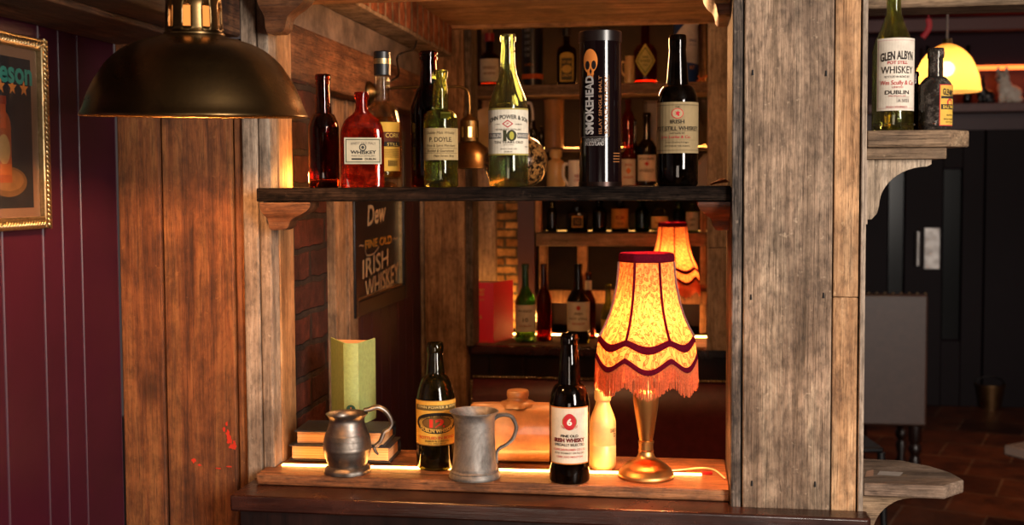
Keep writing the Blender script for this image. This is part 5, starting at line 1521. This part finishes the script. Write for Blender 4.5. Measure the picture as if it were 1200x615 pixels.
bottle('bottle', 'tall green bottle with large white WHISKEY label on the bracket shelf', 'bottle', 1045, R, h, glass('green glass with gold light tint', '#dcebb4', dust=.08, dust_or_glow_col='#a88a48', inner='#f2d890', clear=.5), l, .53, .80, .36, .32, .4, .05, .25, lab=lab, turn=.12)  # gold mixed into the green stands in for pendant light shining through
l, R, h = on_shelf(1060, 1080, 84, 2.268, zu1)
bottle('bottle', 'dark little bottle wedged behind the two bottles on the bracket shelf', 'bottle', 1070, R, h, G['darkamber'], l, .62, .8, .45, .4, .5, .08, .6)
l, R, h = on_shelf(1076, 1113, 56.5, 2.19, zu1)


def lab(e, R, h):
    i = Ink(wrap(R + .0006, h * .06, h * .49, .75)); k = '#2a231c'; r_ = '#b83234'
    i.rect(-.60, 0, .9, 1, '#c23a36'); i.rect(-.55, .02, .9, .98, '#c8a040')
    i.text('GLENMORE', .15, .80, 1.1, .16, k, bold=.03, slope=-.06); i.rect(-.5, .66, .8, .72, k); i.ell(.12, .56, .24, .10, r_); i.ell(.12, .56, .13, .055, '#c8a040'); i.rect(-.5, .40, .8, .52, k); i.text('BALLYMORE', .15, .46, 1.1, .08, '#c8a040', bold=.02)
    i.text('BLEND', .12, .26, .5, .04, k); i.text('IRISH WHISKEY', .12, .16, .9, .04, k); i.text('BOTTLED', .12, .09, .6, .03, k)
    i.done('label', e)


bottle('bottle', 'short dusty brown bottle with yellow and red side label on the bracket shelf', 'bottle', 1094, R, h, G['dusty'], l, .53, .66, .46, .44, .50, .12, .6, lab=lab, turn=.10)

# ================================================================ ROOM ON THE RIGHT
YD = 8.7
struct('wall_far', bx(.8, 6.0, YD + .06, YD + .16, 0, 3.2), flat('deep plum wall paint', '#260716', .6, spec=.2), 'far plum wall of the next room', 'wall')
struct('ceiling_far', bx(.6, 6.0, 3.0, YD + .2, 2.86, 2.9), flat('dark red ceiling boards', '#7a2018', .6), 'dark red ceiling of the next room', 'ceiling')
zli = P(1100, 8, Y=3.0).z
struct('trim_15', bx(XPR + .1, 2.4, 3.0, 3.14, zli, zli + .25), M['boardgrey'], 'pale timber lintel at the top right', 'lintel', bevel=.004)
struct('trim_16', bx(.9, 5.9, YD - .25, YD - .15, P(1130, 30, Y=YD - .2).z - .04, P(1130, 30, Y=YD - .2).z + .05), flat('dark red rail', '#4f1816', .5), 'dark red picture rail', 'rail', bevel=.004)
# door with glass panels
dx = lambda px: P(px, 300, Y=YD).x
zsf = P(1150, 122, Y=YD - .1).z
door = empty('door_1', (dx(1010), YD, 0), 'dark plum double door with narrow glass panels in the far wall', 'door', kind='structure')
x0 = dx(1010)
zdt = zsf - .18
def dpart(name, pa, pb, z0, z1, m, y0=0.0, y1=.04):
    return obj(name, bx(dx(pa) - x0, dx(pb) - x0, y0, y1, z0, z1), m, door, bevel=.004)
for (a, b) in ((1010, 1040), (1060, 1104), (1127, 1152), (1154, 1215)): dpart('stile', a, b, .0, zdt, M['doorpaint'])
for (a, b) in ((1041, 1059), (1105, 1126)):
    dpart('glass_pane', a, b, P(1100, 398, Y=YD).z, P(1100, 198, Y=YD).z, M['doorglass'], .02, .028)
    dpart('rail', a - .9, b + .9, 0, P(1100, 399, Y=YD).z, M['doorpaint'], .002, .038); dpart('rail', a - .9, b + .9, P(1100, 197, Y=YD).z, zdt, M['doorpaint'], .002, .038)
o = dpart('push_plate', 1083, 1101, P(1090, 315, Y=YD).z, P(1090, 267, Y=YD).z, metal('worn steel plate', '#bdb8b4', .5), -.004, -.0005)
bm = B(); xh = dx(1074.5) - x0; tube(bm, [(xh, -.03, P(1090, 311, Y=YD).z), (xh, -.03, P(1090, 271, Y=YD).z)], .02, 12)
for y in (308, 274): tube(bm, [(xh, 0, P(1090, y, Y=YD).z), (xh, -.03, P(1090, y, Y=YD).z)], .012, 8)
obj('pull_handle', bm, metal('steel handle', '#a9a5a2', .4), door)
# over door shelf
fs = empty('wall_shelf', (0, 0, 0), 'plum shelf above the far door carrying ornaments', 'shelf')
obj('board', bx(dx(1010), dx(1225), YD - .22, YD + .055, zsf - .06, zsf), flat('worn plum shelf edge', '#5a3a3a', .5, noise=.2), fs, bevel=.004)
obj('fascia', bx(dx(1010), dx(1225), YD - .02, YD + .055, zsf - .18, zsf - .061), M['purpled'], fs)
zst = P(1160, 81, Y=YD).z
obj('light_strip', bx(dx(1128), dx(1222), YD + .04, YD + .0595, zst, zst + .03), emit('orange wall strip', (1, .16, .03), 3.0), fs)['label'] = 'orange glowing strip above the figurines'
light('far strip glow', 'AREA', (dx(1170), YD - .06, zst - .05), 2.0, (1, .2, .04), .8, (dx(1170), YD + .06, zst - .25), .05)


def dog(label, px0, px1, ytop, mat, flip=1):
    pc_ = (px0 + px1) / 2; l = P(pc_, 120, Y=YD - .13); l.z = zsf
    s_ = (P(pc_, ytop, Y=YD - .13).z - zsf)
    e = empty('dog_figurine', l, label, 'figurine', -atan2(l.x, l.y))
    bm = B()
    def ball(x, y, z, r, sx=1, sy=1, sz=1):
        bmesh.ops.create_uvsphere(bm, u_segments=20, v_segments=14, radius=1, matrix=Matrix.Translation((x * flip * s_, y * s_, z * s_)) @ Matrix.Diagonal((r * sx * s_, r * sy * s_, r * sz * s_, 1)))
    ball(.10, .03, .24, .24, 1.15, .9, 1.0); ball(-.04, -.04, .40, .19, 1, .95, 1.25); ball(-.10, -.08, .66, .17, 1.05, 1, 1); ball(-.16, -.20, .62, .09, 1, 1.3, .9)
    ball(-.12, -.12, .16, .075, 1, 1, 2.1); ball(.05, -.14, .16, .075, 1, 1, 2.1); ball(-.12, -.18, .045, .075, 1, 1.3, .6); ball(.05, -.2, .045, .075, 1, 1.3, .6); ball(.24, -.02, .09, .14, 1.2, 1, .65); ball(.33, .1, .28, .05, 1, 1, 2.2)
    ball(-.20, -.04, .84, .055, .9, .6, 2.4); ball(.0, -.04, .84, .055, .9, .6, 2.4)
    o = obj('body', bm, mat, e); rm = o.modifiers.new('blend', 'REMESH'); rm.mode = 'VOXEL'; rm.voxel_size = s_ * .022; rm.use_smooth_shade = True; sm = o.modifiers.new('soft', 'SMOOTH'); sm.factor = .5; sm.iterations = 5
    bm = B()
    for (x, y, z, r) in ((-.17, -.24, .70, .022), (-.06, -.24, .71, .022), (-.17, -.325, .64, .032)):
        bmesh.ops.create_uvsphere(bm, u_segments=10, v_segments=8, radius=r * s_, matrix=Matrix.Translation((x * flip * s_, y * s_, z * s_)))
    obj('eyes_and_nose', bm, M['blackmetal'], e)


dog('white terrier figurine sitting on the shelf above the far door', 1164, 1194, 76, flat('white glaze', '#cfc4b6', .5, noise=.2, nscale=30))
dog('black terrier figurine beside the white one above the far door', 1144, 1160, 87, flat('black glaze', '#141214', .35))
for (p0, p1, yt, lb) in ((1080, 1090, 54, 'dark bottle above the far door, left of the glass pendant'), (1127, 1137, 53, 'dark bottle above the far door, right of the glass pendant cord')):
    l, R, h = on_shelf(p0, p1, yt, YD - .12, zsf); bottle('bottle', lb, 'bottle', 0, R * .95, h, G['black'], l, .5, .68, .45, .4, .5, .08, .5, seg=24)
# glass pendant
pc = P(1109, 108, Y=5.3); k_ = mpp(pc)
e = empty('glass_pendant', pc, 'glowing yellow glass dome pendant hanging in the next room', 'lamp')


def glowglass():
    t = NT('amber opal glass')
    sh = t.n('MixShader', {0: .7, 1: t.pbsdf(lin('#e0c08a'), .2), 2: t.n('BsdfTranslucent', {'Color': lin('#dcb070')})})
    sh = t.n('MixShader', {0: .3, 1: sh, 2: t.n('BsdfTransparent', {'Color': lin('#f0d8a0')})})
    return t.done(sh)


pr = [(38, 0), (38.6, 2), (38, 5), (36, 17), (31, 31), (24, 43), (14, 52), (6, 56), (4, 58)]
bm = B(); lathe(bm, [(r * k_, z * k_) for r, z in crom(pr, 4)], 48); obj('dome_shade', bm, glowglass(), e, smooth=60)
bm = B(); lathe(bm, [(0, 62 * k_), (5 * k_, 62 * k_), (6 * k_, 55 * k_), (4 * k_, 40 * k_), (0, 40 * k_)], 24); obj('holder', bm, M['brass'], e, smooth=40)
bm = B(); bmesh.ops.create_uvsphere(bm, u_segments=20, v_segments=12, radius=9 * k_, matrix=Matrix.Translation((0, 0, 27 * k_))); obj('bulb', bm, M['bulb'], e)
bm = B(); tube(bm, [(0, 0, 60 * k_), (0, 0, 2.859 - pc.z)], .005, 8); obj('flex', bm, flat('pale flex', '#8a7a70', .5), e)
light('glass pendant light', 'POINT', (pc.x, pc.y, pc.z + 14 * k_), 6.0, (1, .55, .2), .03)
# red ribbon
p0, p1 = P(1088, 22, Y=7.0), P(1081, 44, Y=7.0)
bm = B(); tube(bm, crom([p0, (p0 + p1) / 2 + Vector((.02, 0, 0)), p1], 5), .016, 8, flatx=.3)
tube(bm, [p0, Vector((p0.x + .02, p0.y, 2.859))], .003, 6)
o = obj('hanging_ribbon', bm, flat('red ribbon', '#b8182c', .5), None, smooth=60); setp(o, 'short red ribbon hanging from the ceiling of the next room', 'ribbon')
# settle / high backed dining chair
cl_ = P(1052, 535, Z=0.0); yC = 6.4
xcl, xcr = P(1000, 420, Y=yC).x, P(1087, 420, Y=yC).x
zct = P(1050, 345, Y=yC).z; zcb = P(1050, 499, Y=yC).z
e = empty('high_back_chair', ((xcl + xcr) / 2, yC, 0), 'grey-brown leather high back chair seen from behind, beside the pillar', 'chair')
hwc = (xcr - xcl) / 2
gl_ = flat('grey brown leather', '#3e2a23', .45, noise=.15, nscale=30, bump=.1)
obj('backrest', bx(-hwc, hwc, 0, .07, zcb, zct), gl_, e, bevel=.012)
obj('seat', bx(-hwc, hwc, .071, .5, zcb - .0, zcb + .10), gl_, e, bevel=.02)
bm = B()
for q in range(9): bmesh.ops.create_uvsphere(bm, u_segments=8, v_segments=6, radius=.008, matrix=Matrix.Translation((-hwc + .04 + q * (2 * hwc - .05) / 8, .03, zct + .003)))
obj('stud', bm, M['stud'], e)
prl = [(.030, 0), (.036, .02), (.022, .06), (.034, .12), (.022, .15), (.036, zcb * .55), (.036, zcb * .62), (.026, zcb * .68), (.036, zcb * .74), (.036, zcb - .003), (0, zcb - .003)]
for (x, y) in ((hwc - .05, .05), (hwc - .05 - .0, .44), (-hwc + .05, .05), (-hwc + .05, .44)):
    bm = B(); lathe(bm, [(0, 0)] + prl, 20); obj('leg', bm, M['mahogz'], e, loc=(x, y, 0))
# black wooden chair sliver
xk = P(1021, 480, Y=5.4).x
e = empty('wooden_chair', (xk - .2, 5.4, 0), 'dark wooden chair mostly hidden behind the pillar', 'chair', radians(10))
for (x, y, tx, ty, zt_) in ((.2, .19, .22, .24, .93), (-.2, .19, -.22, .24, .93), (.19, -.19, .19, -.19, .44), (-.19, -.19, -.19, -.19, .44)):
    bm = B(); tube(bm, [(x * 1.08, y * 1.1, 0), (x, y, .44)] + ([(tx, ty, zt_)] if zt_ > .5 else []), [.014, .018] + ([.014] if zt_ > .5 else []), 10); obj('leg', bm, M['blackmetal'], e, smooth=60)
obj('seat', bx(-.2, .2, -.2, .18, .4405, .465), M['blackmetal'], e, bevel=.01)
bm = B(); tube(bm, crom([(-.22, .24, .90), (0, .28, .93), (.22, .24, .90)], 6), .028, 10, flatx=.4); obj('back_rail', bm, M['corbel'], e, smooth=60)
for x in (-.1, 0, .1):
    bm = B(); tube(bm, [(x, .18, .466), (x, .262, .90)], .008, 8); obj('spindle', bm, M['blackmetal'], e)
# stool corner at right edge
p = P(1175, 528, Z=.47)
e = empty('stool', (p.x + .26, p.y + .05, 0), 'pale square topped stool cut off by the right edge', 'stool', radians(38))
obj('cushion', bx(-.17, .17, -.17, .17, .43, .48), flat('pale grey hide', '#8a7468', .6), e, bevel=.012)
for (x, y) in ((.07, .07), (-.07, .07), (.07, -.07), (-.07, -.07)):
    bm = B(); tube(bm, [(x * 1.1, y * 1.1, 0), (x, y, .4298)], [.014, .018], 10); obj('leg', bm, M['mahogz'], e)
# little bucket
p = P(1160, 478, Z=0); e = empty('bucket', p, 'small metal bucket on the floor by the far door', 'bucket')
bm = B(); lathe(bm, [(0, .004), (.075, 0), (.10, .17), (.106, .172), (.106, .18), (.096, .178), (.072, .01), (0, .012)], 32); obj('pail', bm, metal('dull bucket metal', '#7a5a3c', .4), e, smooth=45)
bm = B(); tube(bm, [(.104 * cos(pi * k / 10), 0, .176 + .06 * sin(pi * k / 10)) for k in range(11)], .004, 8); obj('handle', bm, M['blackmetal'], e)

# ================================================================ LIGHT OF THE ROOM, ASSUMED AND ADDED FILLS
struct('wall_rear', bx(-4, 6, -2.5, -2.4, 0, 3.2), flat('dim rear wall', '#3a2a26', .8), 'rear wall of the bar behind the camera', 'wall')
struct('ceiling_bar', bx(-4, 2.2, -2.5, 1.9, 2.9, 2.95), flat('dim bar ceiling', '#4a382c', .8), 'ceiling over the front of the bar', 'ceiling')
light('assumed window fill', 'AREA', (2.2, -.8, 2.15), 200, (1.0, .90, .80), .8, (-.1, 2.2, 1.45), 1.7)  # assumed window, unseen and not modelled: area light from behind camera at right
light('front fill', 'AREA', (.1, -1.6, 1.1), 22, (1.0, .82, .66), 1.0, (-.7, 2.0, 1.7))  # added unseen area light, lifts the dark underside of the left bulkhead
light('booth fill', 'POINT', (-.2, 2.78, 1.98), 15, (1.0, .48, .19), .07)  # added point light without a lamp body, warms the booth interior
light('floor patch fill', 'SPOT', (3.0, 6.0, 2.7), 90, (1.0, .45, .16), .05, (1.9, 6.7, 0)).data.spot_size = radians(38)  # added unseen spot, throws the orange patch onto the floor
light('next room fill', 'POINT', (2.6, 6.0, 2.6), 9, (1.0, .62, .40), .1)  # added unseen point light, general fill for the next room
w = bpy.data.worlds.new('world'); S.world = w; w.use_nodes = True
w.node_tree.nodes['Background'].inputs[0].default_value = (.30, .22, .20, 1); w.node_tree.nodes['Background'].inputs[1].default_value = .16

S.view_settings.view_transform = 'Standard'; S.view_settings.look = 'None'; S.view_settings.exposure = 0.28; S.view_settings.gamma = 1; S.view_settings.use_curve_mapping = False
S.cycles.caustics_refractive = False; S.cycles.caustics_reflective = False
S.cycles.max_bounces = 14; S.cycles.transmission_bounces = 12; S.cycles.glossy_bounces = 5; S.cycles.diffuse_bounces = 5
S.cycles.sample_clamp_indirect = 6.0
S.cycles.use_denoising = True
